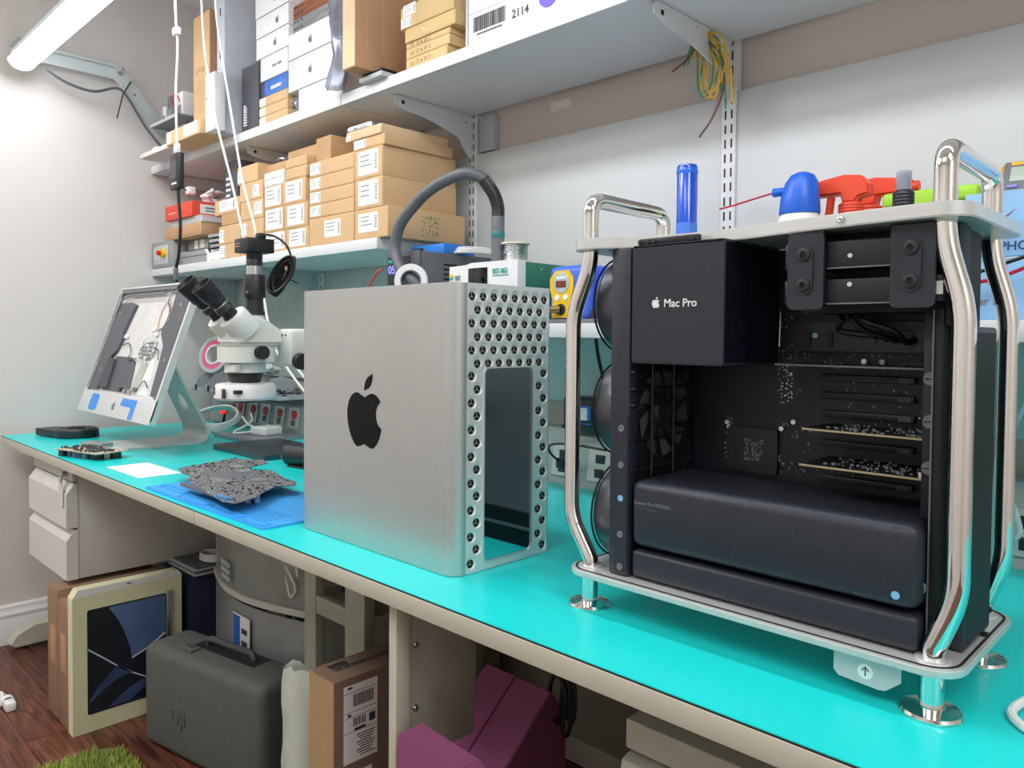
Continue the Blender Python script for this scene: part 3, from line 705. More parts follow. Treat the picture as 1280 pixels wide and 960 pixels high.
carton('thin white box lying above the big-sticker cartons, lower', -1.014, -.888, Y0, .66, .8440, .8660, m_white, [], 'thin white boxes on the cartons', 'thin_box')
carton('thin white box lying above the big-sticker cartons, upper', -1.014, -.888, Y0, .66, .8665, .8890, m_white, [], 'thin white boxes on the cartons', 'thin_box')
carton('small plain carton under the crumpled silver bag', -1.060, -.935, .49, .66, .8895, .9250, m_kraft2)
def crumple(name, label, cat, cx, cy, cz, sx, sy, sz, m, seed, n=10, loc=None):
    r = random.Random(seed); bm = nb(); bmesh.ops.create_icosphere(bm, subdivisions=3, radius=1)
    for v in bm.verts:
        k = 1+.22*r.uniform(-1, 1); v.co = Vector((v.co.x*sx*k, v.co.y*sy*k, max(-sz, v.co.z*sz*(1+.3*r.uniform(-1, 1)))))
    me = O(name, bm, m, label, cat, (cx, cy, cz+sz)); return me
m_foil = mat('antistatic_film', '#A9ADB6', .22, .75, noise=.2, scale=30)
crumple('antistatic_bag', 'crumpled silver antistatic bag on a small carton', 'bag', -.99, .56, .9254, .055, .06, .014, m_foil, 4)
carton('small carton with sticker at the bottom, behind the microscope camera', -1.177, -1.019, Y0, .66, .6325, .6890)
carton('carton above the hidden bottom one, sticker at its left edge', -1.177, -1.019, Y0, .66, .6895, .7500, m_kraft, [(.02, .28, .2, .85)])
carton('carton with small sticker at its right, second below the topmost carton of its column', -1.177, -1.020, Y0, .66, .7505, .8140, m_kraft, [(.62, .95, .2, .85)])
carton('carton with small sticker at its right, directly below the topmost carton of its column', -1.184, -1.023, Y0, .66, .8145, .8750, m_kraft, [(.58, .86, .15, .8)])
carton('topmost carton of its column with sticker at lower left', -1.201, -1.057, Y0, .64, .8755, .9340, m_kraft, [(.02, .24, .1, .75)])
carton('left column carton at shelf level with small square sticker', -1.340, -1.183, Y0, .64, .6325, .6835, m_kraft, [(.03, .3, .1, .9)])
carton('left column carton, second from the shelf, small square sticker', -1.343, -1.183, Y0, .64, .6840, .7475, m_kraft, [(.03, .26, .1, .8)])
e = carton('left column low carton with faded print, third from the shelf', -1.324, -1.183, Y0, .64, .7480, .7880, m_kraft2)
carton('left column carton with wide sticker, topmost below the dark box', -1.376, -1.185, Y0, .62, .7885, .8400, m_kraft, [(.2, .85, .2, .95)])
t = T('upright_box', 'dark grey upright box with white print behind the cartons', 'box', (-1.325, .54, .8405))
P('body', box(nb(), -.05, .048, -.04, .05, 0, .144, .001), m_dgrey, t)
bm = nb()
for k in range(4): box(bm, -.042, -.012+.006*(k % 2), -.0408, -.0398, .02+.02*k, .028+.02*k); 
p = P('print', bm, m_label, t); p['kind'] = 'stuff'
P('red_mark', box(nb(), .012, .018, -.0408, -.0398, .105, .112), m_red, t)
# left end: metal units, trays
m_met = mat('pressed_steel', '#A9ABAD', .38, .6, noise=.05)
t = T('switch_unit', 'grey steel unit with red and yellow knob at the shelf end', 'machine', (-1.825, .56, .6325))
P('case', box(nb(), -.105, .105, -.11, .12, 0, .100, .002), m_met, t); P('front_plate', box(nb(), -.085, .06, -.1115, -.11, .012, .085, .001), mat('steel_plate', '#C9CCCB', .35, .3), t)
kn = P('knob', lathe(nb(), [(0, .016), (.016, .016), (.018, 0)], (.03, -.1115, .052), (0, -1, 0), 20), m_yellow, t, 'yellow knob collar')
P('button', lathe(nb(), [(0, .016), (.009, .014), (.009, 0)], (.03, -.1275, .052), (0, -1, 0), 16), m_red, kn, 'red button')
P('screen', box(nb(), -.07, -.01, -.1125, -.111, .03, .075), m_gshelf, t)
for x in (-.09, .09): P('foot', box(nb(), x-.008, x+.008, -.10, -.08, -.0004, .002), m_dark, t)
t = T('drive_unit', 'silver rounded drive unit beside the red knob, lower', 'device', (-1.58, .58, .6325)); bm = nb(); box(bm, -.125, .12, -.115, .10, 0, .054, .014, 4); P('case', bm, m_silver, t); P('band', box(nb(), -.124, .121, -.1155, -.10, .026, .029), m_dark, t)
t = T('drive_unit', 'small silver device with white sticker stacked on the lower unit', 'device', (-1.605, .59, .6870)); P('case', box(nb(), -.095, .085, -.09, .09, 0, .045, .004), m_met, t); P('sticker', box(nb(), -.03, .0, -.0915, -.09, .008, .038), m_label, t); P('sticker', box(nb(), .02, .06, -.0915, -.09, .008, .038), m_label, t)
for i in range(4):
    t = T('black_card', 'thin black and silver card, %s of four in the pile' % ('bottom', 'second', 'third', 'top')[i], 'card', (-1.397+.003*i, .55-.004*i, .6645+.0175*i), .05*(i-1), 'thin cards in a pile')
    P('board', box(nb(), -.050, .050, -.07, .07, 0, .014, .002), m_dark, t); P('bracket', box(nb(), -.051, .051, -.0715, -.069, .001, .012), m_silver, t)
carton('thin white carton at shelf level under the black cards', -1.452, -1.345, .455+.01, .62, .6325, .6640, m_white, [], 'thin white boxes on the cartons', 'thin_box')
t = T('carton_tray', 'shallow brown carton tray resting on the silver devices', 'box', (-1.63, .55, .7330)); P('tray', box(nb(), -.165, .165, -.10, .11, 0, .047, .0015), m_kraft2, t); P('inner_flap', box(nb(), -.150, .150, -.1012, -.10, .008, .040), m_kraft4, t)
t = T('clear_tray', 'clear plastic tray between the red box and the brown tray', 'tray', (-1.60, .54, .7805)); bm = nb(); holed(bm, rrect(-.14, .14, -.09, .10, .006), [rrect(-.137, .137, -.087, .097, .005)], 0, .024, 'xy'); P('wall', bm, mat('clear_plastic', '#DADDE0', .15, alpha=.45), t); P('floor', box(nb(), -.138, .138, -.088, .098, 0, .002), mat('clear_plastic', '#DADDE0', .15), t); P('contents', box(nb(), -.12, .11, -.07, .08, .0022, .021, .004), mat('pinkish_foam', '#E3D6D2', .8), t)
t = T('red_box', 'flat red box with white label strip on the shelf end', 'box', (-1.64, .54, .8050)); P('body', box(nb(), -.125, .122, -.10, .10, 0, .056, .001), mat('red_card', '#DC4A36', .55), t)
s = P('side_label', box(nb(), .1222, .1228, -.07, .085, .012, .046), m_label, t); bm = nb(); box(bm, .1227, .1231, -.05, .06, .03, .036); box(bm, .1227, .1231, -.05, .02, .02, .025); p = P('print', bm, m_ink, s); p['kind'] = 'stuff'
P('front_print', box(nb(), -.09, -.02, -.1006, -.1, .022, .028), mat('pale_red', '#EE9C8C', .6), t)
bm = nb(); r = random.Random(9)
pts = [(-.08+.16*r.random(), -.05+.12*r.random(), .008+.05*r.random()) for i in range(16)]
tube(bm, smooth_path(pts, 8), .005, 7); wc = T('white_cable_heap', 'heap of white cable with plug on the red box', 'cable', (-1.58, .55, .8615))
P('cable', bm, m_wire, wc); P('plug', box(nb(), -.05, -.015, -.09, -.06, .035, .065, .006), m_wire, wc)
for dx in (-.006, .006): P('prong', box(nb(), -.033+dx-.001, -.033+dx+.001, -.105, -.09, .047, .053), m_silver, wc)

# ---------------------------------------------------------------- upper shelf
U = 1.0475
t = T('grey_tray', 'thin pinkish white tray overhanging the shelf front at the left', 'tray', (-1.70, .47, U)); bm = nb(); prism(bm, rrect(-.135, .135, -.10, .10, .01), 0, .016, 'xy'); P('body', bm, mat('pinkish_white', '#DCD3D2', .5), t); P('lug', box(nb(), -.02, .02, -.095, -.07, .016, .026, .002), m_white, t); P('hole', cyl(nb(), (-.1, -.1003, .008), (-.1, -.0995, .008), .003, seg=8), m_dark, t)
O('white_block', box(nb(), -.05, .05, -.09, .06, 0, .10, .002), m_white, 'white block-shaped adapter standing on the pinkish tray', 'adapter', (-1.70, .56, U+.0265))
t = T('grey_slab', 'thin dark grey slab lying across the white block', 'slab', (-1.69, .53, U+.127)); P('plate', box(nb(), -.14, .12, -.12, .10, 0, .010, .001), m_grey, t); P('lip', box(nb(), -.14, .12, -.122, -.12, -.001, .011), m_gshelf, t)
for i, (x, w2, h2, mm, lb) in enumerate(((-1.80, .016, .075, m_white, 'slim white bracket standing on the grey slab, leftmost'), (-1.735, .03, .105, m_grey, 'grey circuit module standing on the grey slab'), (-1.655, .034, .10, m_white, 'white power module with red wires on the grey slab'))):
    t = T('power_module', lb, 'module', (x, .50, U+.1375), 0, 'modules on the grey slab'); P('case', box(nb(), -w2, w2, -.05, .06, 0, h2, .002), mm, t)
    P('terminal', box(nb(), -w2*.7, w2*.7, -.054, -.05, .01, h2*.5), m_silver, t)
    if i == 2: P('red_wire', tube(nb(), smooth_path([(-.03, -.055, .05), (-.02, -.07, .08), (.0, -.06, .09), (.01, -.05, .06)], 6), .0025, 6), m_red, t)
t = carton('long brown carton lying flat and overhanging the upper shelf', -1.551, -1.262, .36, .62, U, U+.048, m_kraft, [(.05, .16, .1, .95), (.55, .92, .12, .95)], 'cartons on the upper shelf')
t = T('tall_carton', 'tall narrow brown carton standing on the lying carton', 'box', (-1.39, .445, U+.0485)); P('body', box(nb(), -.066, .064, -.024, .03, 0, .40, .001), m_kraft, t); bm = nb()
for k in range(4): box(bm, -.045+.025*k, -.03+.025*k, -.0246, -.024, .195+.006*(k % 2), .215); 
p = P('print', bm, m_kraft4, t); p['kind'] = 'stuff'; P('edge_strip', box(nb(), .0642, .068, -.024, .03, 0, .40), m_kraft4, t)
t = T('upright_box', 'tall pale grey box standing edge-on beside the tall carton', 'box', (-1.225, .57, U)); P('body', box(nb(), -.030, .028, -.155, .16, 0, .60, .002), mat('pale_grey_card', '#BCC0C9', .6), t); P('handle_slot', box(nb(), -.006, .002, -.1556, -.155, .25, .28), m_dark, t); P('handle_slot', box(nb(), -.006, .002, -.1556, -.155, .395, .42), m_dark, t)
t = T('upright_box', 'white slab-shaped box standing in front of the tall grey box', 'box', (-1.215, .385, U+.0005)); P('body', box(nb(), -.038, .034, -.012, .025, .0, .19, .002), m_white, t); P('edge', box(nb(), -.014, -.010, -.0126, -.012, .01, .18), m_gshelf, t); P('button', cyl(nb(), (-.028, -.0126, .11), (-.028, -.012, .11), .004, seg=10), m_dark, t)
t = T('upright_box', 'charcoal upright box with white side lettering', 'box', (-1.105, .535, U)); P('body', box(nb(), -.060, .057, -.075, .08, 0, .212, .001), m_dgrey, t)
bm = nb(); 
for k in range(8): box(bm, -.046, -.034+.002*(k % 2), -.0756, -.0748, .018+.009*k, .024+.009*k); box(bm, -.030, -.024, -.0756, -.0748, .018+.008*k, .022+.008*k)
p = P('print', bm, m_label, t); p['kind'] = 'stuff'
for nm, z0, z1 in (('bottom', U, 1.0740), ('middle', 1.0745, 1.1040), ('top', 1.1045, 1.1355)):
    t = carton('flat brown carton beside the charcoal box, %s of three' % nm, -1.043, -.865, Y0, .70, z0, z1, m_kraft, [(.0, .22, .12, .9)], 'cartons on the upper shelf')
t = carton('bright blue box on the flat cartons', -1.012, -.866, Y0, .68, 1.1360, 1.1860, m_blue, [(.3, .75, .3, .5)], 'boxes on the upper shelf', lid=False)
W('navy_end', box(nb(), -1.043, -1.013, Y0+.004, .67, 1.1362, 1.184), mat('navy_card', '#1D2C55', .5), t)
def white_box(label, x0, x1, z0, z1, logo=True, y1=.74, lg=.55, tx=None):
    t = T('white_box', label, 'box', ((x0+x1)/2, (Y0+y1)/2, z0), 0, 'white boxes on the upper shelf')
    W('body', box(nb(), x0, x1, Y0, y1, z0, z1, .002), m_white, t); W('lid_seam', box(nb(), x0, x1, Y0-.0004, Y0+.001, z0, z0+.0015), m_ink, t)
    if logo: xx = x0+(x1-x0)*lg; W('logo', fruit('l', t, xx, (z0+z1)/2-.012, .020, Y0-.0007, Y0, None), m_grey, t)
    if tx: text('lettering', tx, .016, m_ink, t, (x0+(x1-x0)*.45, Y0-.0003, (z0+z1)/2-.004), '-y', .0003)
    return t
white_box('small white box with grey lettering on the blue box', -1.040, -.866, 1.1865, 1.2625, False, tx='mac mini')
white_box('white box with fruit logo, second above the blue box', -1.068, -.862, 1.2630, 1.3310)
white_box('white box with fruit logo, third above the blue box', -1.070, -.862, 1.3315, 1.3970, lg=.62)
white_box('topmost white box of the narrow stack, cut by the picture edge', -1.074, -.862, 1.3975, 1.4780)
white_box('large white box at shelf level under the wide white boxes', -.800, -.560, U, 1.1140, False)
crumple('antistatic_bag', 'crumpled silver antistatic bag wedged between white boxes', 'bag', -.832, .51, U, .022, .045, .032, m_foil, 8)
white_box('wide white box with fruit logo, lower of two under the metal laptops', -.862, -.600, 1.1145, 1.2115, lg=.45)
white_box('wide white box with fruit logo, upper of two under the metal laptops', -.862, -.600, 1.2120, 1.2915, lg=.45)
for i, (mm, nm) in enumerate(((m_silver, 'lowest silver'), (m_silver, 'upper silver'), (m_copper, 'lower copper-coloured'), (m_copper, 'topmost copper-coloured'))):
    t = T('metal_laptop', '%s closed laptop lying on the wide white boxes' % nm, 'laptop', (-.727, .58, 1.292+.0215*i), 0, 'closed laptops on the white boxes')
    bm = nb(); prism(bm, rrect(-.12, .12, -.115, .11, .014), 0, .0205, 'xy'); bmesh.ops.bevel(bm, geom=[e_ for e_ in bm.edges if abs(e_.verts[0].co.z-e_.verts[1].co.z) < 1e-6], offset=.004, segments=3, affect='EDGES'); P('body', bm, mm, t)
    for x in (-.10, -.085, -.06): P('port', box(nb(), x-.005, x+.005, -.1157, -.114, .008, .013, .001), m_dark, t)
# film bag
bm = nb(); r = random.Random(21); NX, NZ = 10, 14; front = []
for sgn in (-1, 1):
    g = []
    for j in range(NZ):
        row = []
        for i in range(NX):
            u = i/(NX-1); v = j/(NZ-1)
            th_ = .022*math.sin(PI*u)*(1.2-.6*v)+.004*r.uniform(-1, 1)
            flop = max(0, .22-v)*.35
            row.append(bm.verts.new((-.035+.07*u+.010*math.sin(6*v+u), sgn*th_-.02*math.sin(3*v)+flop*-.4, v*.40*(1)+.004*r.random()+.0)))
        g.append(row)
    front.append(g)
    for j in range(NZ-1):
        for i in range(NX-1):
            f = (g[j][i], g[j][i+1], g[j+1][i+1], g[j+1][i]); bm.faces.new(f if sgn < 0 else f[::-1])
O('film_bag', bm, mat('bag_film', '#8F93A2', .18, .3, noise=.3, scale=14, alpha=.8), 'tall grey-blue plastic film bag standing beside the white boxes', 'bag', (-.545, .455, U+.004))
t = T('silver_slab', 'thin silver and black slab under the big brown carton', 'slab', (-.395, .53, U)); P('plate', box(nb(), -.045, .055, -.095, .16, 0, .012, .001), m_gshelf, t); P('black_base', box(nb(), -.04, .05, -.088, .16, .012, .021), m_blackm, t)
t = T('big_carton', 'big dark kraft carton standing on edge, overhanging the shelf', 'box', (-.400, .485, U+.0215)); P('body', box(nb(), -.045, .012, -.098, .11, 0, .34, .002), m_kraft4, t)
P('pale_edge', box(nb(), -.044, .011, -.0992, -.098, .003, .336), m_kraft3, t); P('hand_slot', box(nb(), .0118, .0124, -.02, .035, .012, .020), m_brown, t)
for k, y in enumerate((-.06, -.01)): P('crease', box(nb(), .0118, .0123, y, y+.0015, .05, .33), m_kraft, t)
GS = 'cartons beside the barcoded white box'
for nm, x1, z0, z1, y0 in (('bottom', -.108, U, 1.0740, Y0), ('second', -.100, 1.0745, 1.0990, Y0), ('third', -.098, 1.0995, 1.1140, Y0)):
    t = carton('golden carton with a row of black symbols, %s of three' % nm, -.270, x1, y0, .66, z0, z1, mat('gold_card', '#D2B47E', .7), [], GS)
    text('marking', 'CE', .013, m_brown, t, (-.252, y0-.0009, z0+.0065 if nm != 'third' else z0+.003), '-y', .0002)
    bm = nb(); zc = (z0+z1)/2; s_ = .0045
    for k in range(4):
        xx = -.222+.0155*k
        if k == 1: prism(bm, [(xx-s_, zc-s_), (xx+s_, zc-s_), (xx, zc+s_)], y0-.0011, y0-.0008)
        elif k == 2: cyl(bm, (xx-s_, y0-.001, zc-s_), (xx+s_, y0-.001, zc+s_), .0008, seg=5); cyl(bm, (xx-s_, y0-.001, zc+s_), (xx+s_, y0-.001, zc-s_), .0008, seg=5)
        else: holed(bm, rrect(xx-s_, xx+s_, zc-s_, zc+s_, .001, 2), [rrect(xx-s_+.0014, xx+s_-.0014, zc-s_+.0014, zc+s_-.0014, .0005, 2)], y0-.0011, y0-.0008, 'xz')
    p = W('symbols', bm, m_brown, t); p['kind'] = 'stuff'
t = carton('larger golden carton with a small white bird mark above the symbol cartons', -.270, -.075, Y0-.004, .66, 1.1145, 1.1500, mat('gold_card', '#D2B47E', .7), [], GS)
W('bird_mark', prism(nb(), [(-.205, 1.136), (-.198, 1.133), (-.190, 1.128), (-.182, 1.127), (-.190, 1.130), (-.197, 1.137)], Y0-.0060, Y0-.0046), m_label, t)
carton('top golden carton with two white stickers beside the barcoded box', -.286, -.078, Y0-.006, .66, 1.1505, 1.2060, mat('gold_card', '#D2B47E', .7), [(.02, .22, .05, .5), (.06, .3, .55, 1.05)], GS)
t = T('barcode_box', 'white box with large barcode, number 2114 and purple dot logo', 'box', (.29, .60, U))
W('body', box(nb(), -.038, .62, Y0+.004, .74, U, 1.21, .002), m_white, t); W('clear_sleeve', box(nb(), -.042, -.038, Y0, .74, U, 1.20), mat('clear_edge', '#C9CDD2', .2), t)
bm = nb(); r = random.Random(4); x = -.020
while x < .085:
    w2 = r.choice((.0012, .0018, .003)); box(bm, x, x+w2, Y0+.0030, Y0+.0041, 1.078, 1.112); x += w2+r.choice((.0014, .0022))
p = W('barcode', bm, m_print, t); p['kind'] = 'stuff'
bm = nb()
for k in range(14): box(bm, -.008+.006*k, -.004+.006*k, Y0+.003, Y0+.0041, 1.069, 1.073)
p = W('barcode_digits', bm, m_print, t); p['kind'] = 'stuff'
text('number', '2114', .026, m_print, t, (.106, Y0+.0034, 1.076), '-y', .0004)
dt = W('logo_dot', lathe(nb(), [(0, .0012), (.028, .0012), (.028, 0)], (.215, Y0+.0041, 1.098), (0, -1, 0), 32), mat('purple_print', '#6B52D6', .5), t, 'round purple logo')
text('logo_lettering', 'un', .022, m_label, dt, (.203, Y0+.0026, 1.090), '-y', .0003)
W('sleeve_line', box(nb(), -.036, .62, Y0+.003, Y0+.0042, 1.122, 1.1235), m_gshelf, t)

# ================================================================ low shelf behind the computers
Q = .3985
t = T('bench_power_supply', 'grey bench power supply with violet digits behind the silver housing', 'power supply', (-.275, .60, Q))
P('case', box(nb(), -.068, .066, -.135, .15, 0, .186, .002), mat('psu_grey', '#6B6E74', .5), t)
P('front_panel', box(nb(), -.070, .068, -.142, -.135, 0, .188, .002), mat('psu_front', '#55585E', .5), t)
P('bezel', box(nb(), -.062, .030, -.1432, -.142, .05, .175), m_dark, t)
m_dig = mat('violet_digits', '#8C86F2', .5, noise=0, emit=.9)
text('volt_digits', '05.0', .03, m_dig, t, (-.335, .4565, Q+.132), '-y', .0003); text('amp_digits', '0.00', .03, m_dig, t, (-.335, .4565, Q+.082), '-y', .0003)
P('brand_plate', box(nb(), -.060, -.035, -.1438, -.143, .160, .168), m_teal2, t)
for k in range(8): P('vent_slot', box(nb(), .0658, .0664, -.06, -.015, .066+.0125*k, .071+.0125*k), m_blackm, t)
for k in range(4): P('button', box(nb(), -.055+.025*k, -.045+.025*k, -.1445, -.142, .056, .066, .001), m_label, t)
for sg, mm in ((-.02, m_red), (.0, m_bwire)): pass
O('red_black_lead', tube(nb(), smooth_path([(-.335, .44, .545), (-.345, .425, .53), (-.375, .42, .49), (-.41, .43, .44), (-.44, .45, .40)], 8), .0028, 6), mat('red_lead', '#C8323C', .4), 'thin red lead curving down from the power supply front', 'lead')
t = T('blue_case', 'small bright blue box lying on the bench power supply', 'box', (-.275, .60, Q+.1865)); P('body', box(nb(), -.085, .055, -.05, .06, 0, .028, .004), mat('bright_blue', '#2D86E6', .4), t); P('socket', box(nb(), -.075, -.03, -.051, -.049, .006, .02), m_bwire, t); P('screw', cyl(nb(), (.055, .0, .014), (.056, .0, .014), .003, seg=8), m_dark, t)
t = T('cable_coil', 'flat coil of white cable on the bench power supply', 'cable', (-.205, .655, Q+.1865)); bm = nb()
for k in range(4): tube(bm, [(.045*math.cos(2*PI*i/24)*(1-.05*k), .075*math.sin(2*PI*i/24)*(1-.06*k), .004+.0045*k) for i in range(24)], .003, 6, True)
p = P('loops', bm, m_wire, t); p['kind'] = 'stuff'
# hot air station
t = T('hot_air_station', 'green and white hot air station with black display', 'soldering tool', (.02, .60, Q))
P('case', box(nb(), -.108, .114, -.115, .14, 0, .139, .002), mat('station_green', '#2C7A5E', .45), t)
P('front', prism(nb(), [(-.116, .0), (.116, .0), (.116, .142), (.03, .1425), (-.035, .1425), (-.055, .1385), (-.113, .137)], -.140, -.114), m_white, t)
P('display', box(nb(), -.045, .020, -.1415, -.140, .065, .130, .001), m_glass, t)
text('lettering', 'BST-863', .0165, m_teal2, t, (.057, .4585, Q+.114), '-y', .0003, .86); P('lettering_line', box(nb(), .037, .088, -.1406, -.140, .108, .1105), m_teal2, t)
text('lettering', 'BEST', .0155, m_ink, t, (-.072, .4585, Q+.104), '-y', .0003, .62)
em = P('emblem', prism(nb(), [(-.106+.008*math.cos(PI*k/8), .113+.006*math.sin(PI*k/8)) for k in range(9)], -.1410, -.140), m_yellow, t); P('emblem_base', prism(nb(), [(-.114, .112), (-.098, .112), (-.101, .104), (-.106, .107), (-.111, .104)], -.1410, -.140), m_teal2, t)
for z in (.10, .125): P('screw', cyl(nb(), (.114, -.06, z), (.115, -.06, z), .003, seg=8), m_silver, t)
hs_ = T('hot_air_hose', 'thick grey-black hot air hose arching to an upright handle', 'hose', (.012, .51, Q+.1425))
pts = [(-.150, .452, .44), (-.179, .425, .497), (-.225, .42, .53), (-.252, .422, .565), (-.262, .424, .60), (-.244, .426, .650), (-.196, .430, .690), (-.149, .435, .720), (-.09, .445, .743), (-.035, .46, .753), (-.001, .485, .738), (.016, .50, .705), (.021, .51, .675), (.022, .51, .648)]
W('hose', tube(nb(), smooth_path(pts, 6), .0145, 12), mat('hose_rubber', '#5E6268', .4), hs_)
W('strain_relief', tube(nb(), smooth_path([(-.001, .485, .738), (.016, .50, .705), (.021, .51, .675), (.022, .51, .645)], 5), .0155, 12), m_dark, hs_)
W('handle', lathe(nb(), [(0, .545), (.014, .545), (.0155, .56), (.0155, .60)], (.022, .51, 0), seg=18), m_grey, hs_); W('handle_band', lathe(nb(), [(.0155, .60), (.0165, .602), (.0165, .614), (.0155, .616)], (.022, .51, 0), seg=18), mat('hose_teal', '#2E7E80', .4), hs_)
W('handle_top', lathe(nb(), [(.0155, .616), (.0155, .65), (.013, .656), (0, .656)], (.022, .51, 0), seg=18), m_grey, hs_)
W('nozzle', lathe(nb(), [(0, .5413), (.007, .5413), (.008, .546), (0, .546)], (.022, .51, 0), seg=14), m_copper, hs_)
t = T('solder_spool', 'cream solder wire spool standing on the hot air station', 'spool', (.066, .525, Q+.1430)); P('flange', lathe(nb(), [(0, 0), (.036, 0), (.036, .003), (0, .003)], seg=28), mat('cream_plastic', '#E6DEC8', .5), t); P('flange', lathe(nb(), [(0, .042), (.034, .042), (.034, .046), (.012, .046), (.012, .044), (0, .044)], seg=28), mat('cream_plastic', '#E6DEC8', .5), t)
P('solder_winding', lathe(nb(), [(.028, .003)]+[(.028+.0012*(k % 2), .003+.039*k/22) for k in range(23)]+[(.0, .042)], seg=24), m_silver, t); P('loose_wire', tube(nb(), [(-.032, -.012, .016), (-.01, -.0295, .020), (.012, -.0285, .032)], .0012, 5), m_silver, t)
t = T('tape_roll', 'white ring-shaped tape roll hanging on the black hose', 'tape', (-.188, .418, .505))
P('roll', lathe(nb(), [(.026, -.008), (.041, -.008), (.041, .008), (.026, .008), (.026, -.008)], (0, 0, 0), (-.62, .78, 0), 36), m_white, t); P('core', lathe(nb(), [(.023, -.0092), (.026, -.0092), (.026, .0092), (.023, .0092), (.023, -.0092)], (0, 0, 0), (-.62, .78, 0), 30), m_grey, t)
# soldering station
t = T('soldering_station', 'blue and yellow soldering station with red digit display', 'soldering tool', (.255, .56, Q)); mbl = mat('station_blue', '#3F6BE0', .4)
bm = nb(); box(bm, -.062, .055, -.06, .09, .006, .125, .014, 4); P('case', bm, mbl, t); P('base', box(nb(), -.066, .09, -.075, .09, 0, .009, .002), m_grey, t)
P('face', prism(nb(), [(-.050, .012), (.0, .012), (.002, .050), (.010, .075), (.010, .098), (-.004, .114), (-.040, .114), (-.056, .098), (-.056, .075), (-.048, .05)], -.0625, -.058), m_yellow, t, 'yellow front panel')
P('display_ring', lathe(nb(), [(0, .0015), (.022, .0015), (.0225, 0)], (-.023, -.0625, .088), (0, -1, 0), 26), m_gshelf, t); P('display', box(nb(), -.037, -.009, -.0652, -.064, .078, .092), mat('brown_display', '#7A3A28', .3), t)
P('name_strip', box(nb(), -.036, -.010, -.0648, -.064, .096, .101), m_label, t)
for x in (-.035, -.011): P('button', lathe(nb(), [(0, .002), (.006, .002), (.007, 0)], (x, -.0625, .056), (0, -1, 0), 14), m_label, t)
P('socket', lathe(nb(), [(0, .004), (.012, .004), (.013, 0)], (-.024, -.0625, .030), (0, -1, 0), 18), m_dark, t); P('plug', cyl(nb(), (-.024, -.066, .030), (-.050, -.085, .030), .008, seg=12), mat('brass_plug', '#8E7850', .35, .6), t)
bm = nb(); box(bm, .058, .098, -.05, .07, .009, .10, .012, 3); P('holder', bm, mbl, t); P('holder_base', box(nb(), .06, .12, -.07, .06, .0, .03, .003), mat('navy_plastic', '#1A2148', .5), t); P('screw', lathe(nb(), [(0, .002), (.004, .001), (.004, 0)], (.085, -.07, .016), (0, -1, 0), 10), m_silver, t)
# tube, bottles
t = T('blue_tube', 'tall translucent blue plastic tube standing against the wall panel', 'tube', (.452, .64, Q)); P('wall', lathe(nb(), [(0, 0), (.0215, 0), (.0215, .325), (.020, .330), (.014, .332), (0, .332)], seg=26), mat('blue_acrylic', '#1B55D2', .12, noise=.08, scale=14, coat=.4), t); P('liner', lathe(nb(), [(.0218, .0), (.0218, .21), (.0216, .21)], seg=26), mat('blue_liner', '#4E86EA', .35), t); P('cap_ring', lathe(nb(), [(.0216, .312), (.0224, .314), (.0224, .32), (.0216, .322)], seg=26), mat('blue_cap', '#2C74EA', .2), t)
t = T('spray_bottle', 'white bottle with bright blue angled cap', 'bottle', (.730, .56, Q)); P('bottle', lathe(nb(), [(0, 0), (.040, 0), (.042, .006), (.042, .13), (.040, .165), (.036, .182), (.032, .190), (.032, .20), (0, .20)], seg=28), m_white, t)
cp = nb(); lathe(cp, [(.034, .0), (.035, .004), (.033, .03), (.028, .055), (.020, .068), (.010, .073), (0, .074)], (0, 0, .190), seg=24)
for v in cp.verts:
    if v.co.z > .215: v.co.x += (v.co.z-.215)*.1
P('cap', cp, m_cblue, t, 'bright blue cap'); P('spout', lathe(nb(), [(0, .0), (.007, .0), (.008, .022), (.006, .024), (0, .024)], (-.020, -.01, .232), (-1, -.25, -.05), 14), m_cblue, t); P('straw', tube(nb(), [(-.042, -.015, .231), (-.08, -.018, .224), (-.115, -.02, .217), (-.145, -.02, .213)], .0018, 6), mat('red_straw', '#C2284A', .4), t)
lb_ = P('label_band', lathe(nb(), [(.0424, .05), (.0424, .150)], seg=28), mat('blue_print', '#5C8FD0', .5), t); P('label_text_band', lathe(nb(), [(.0405, .163), (.0395, .168)], seg=28), mat('pink_print', '#C77C9A', .5), t)
def trigger(x, y, h, label, s=1, rz=0):
    t = T('trigger_bottle', label, 'bottle', (x, y, Q), rz, 'orange trigger sprayers')
    P('bottle', lathe(nb(), [(0, 0), (.036, 0), (.038, .005), (.038, .10), (.034, .135), (.020, .165), (.016, .18), (.016, h-.045), (0, h-.045)], seg=26), mat('frosted_bottle', '#DFE3E6', .3), t)
    P('collar', lathe(nb(), [(.0195, 0), (.021, .002)]+[(.0205+.0009*(k % 2), .003+.02*k/8) for k in range(9)]+[(.016, .026), (0, .026)], (0, 0, h-.066), seg=24), m_orange, t)
    hd = nb(); prism(hd, [(-.070, h-.012), (-.072, h-.003), (-.045, h+.003), (-.01, h+.008), (.018, h+.004), (.034, h-.012), (.036, h-.03), (.016, h-.034), (.012, h-.042), (-.012, h-.042), (-.016, h-.026), (-.06, h-.026)], -.0135, .0135)
    bmesh.ops.bevel(hd, geom=[e_ for e_ in hd.edges if abs(e_.verts[0].co.y-e_.verts[1].co.y) < 1e-6], offset=.004, segments=2, affect='EDGES'); P('head', hd, m_orange, t, 'orange trigger head')
    P('trigger', prism(nb(), [(-.040, h-.028), (-.030, h-.028), (-.034, h-.06), (-.048, h-.078), (-.052, h-.075), (-.043, h-.055)], -.006, .006), m_orange, t)
    P('nozzle', cyl(nb(), (-.070, 0, h-.014), (-.082, 0, h-.014), .009, seg=14), m_orange, t)
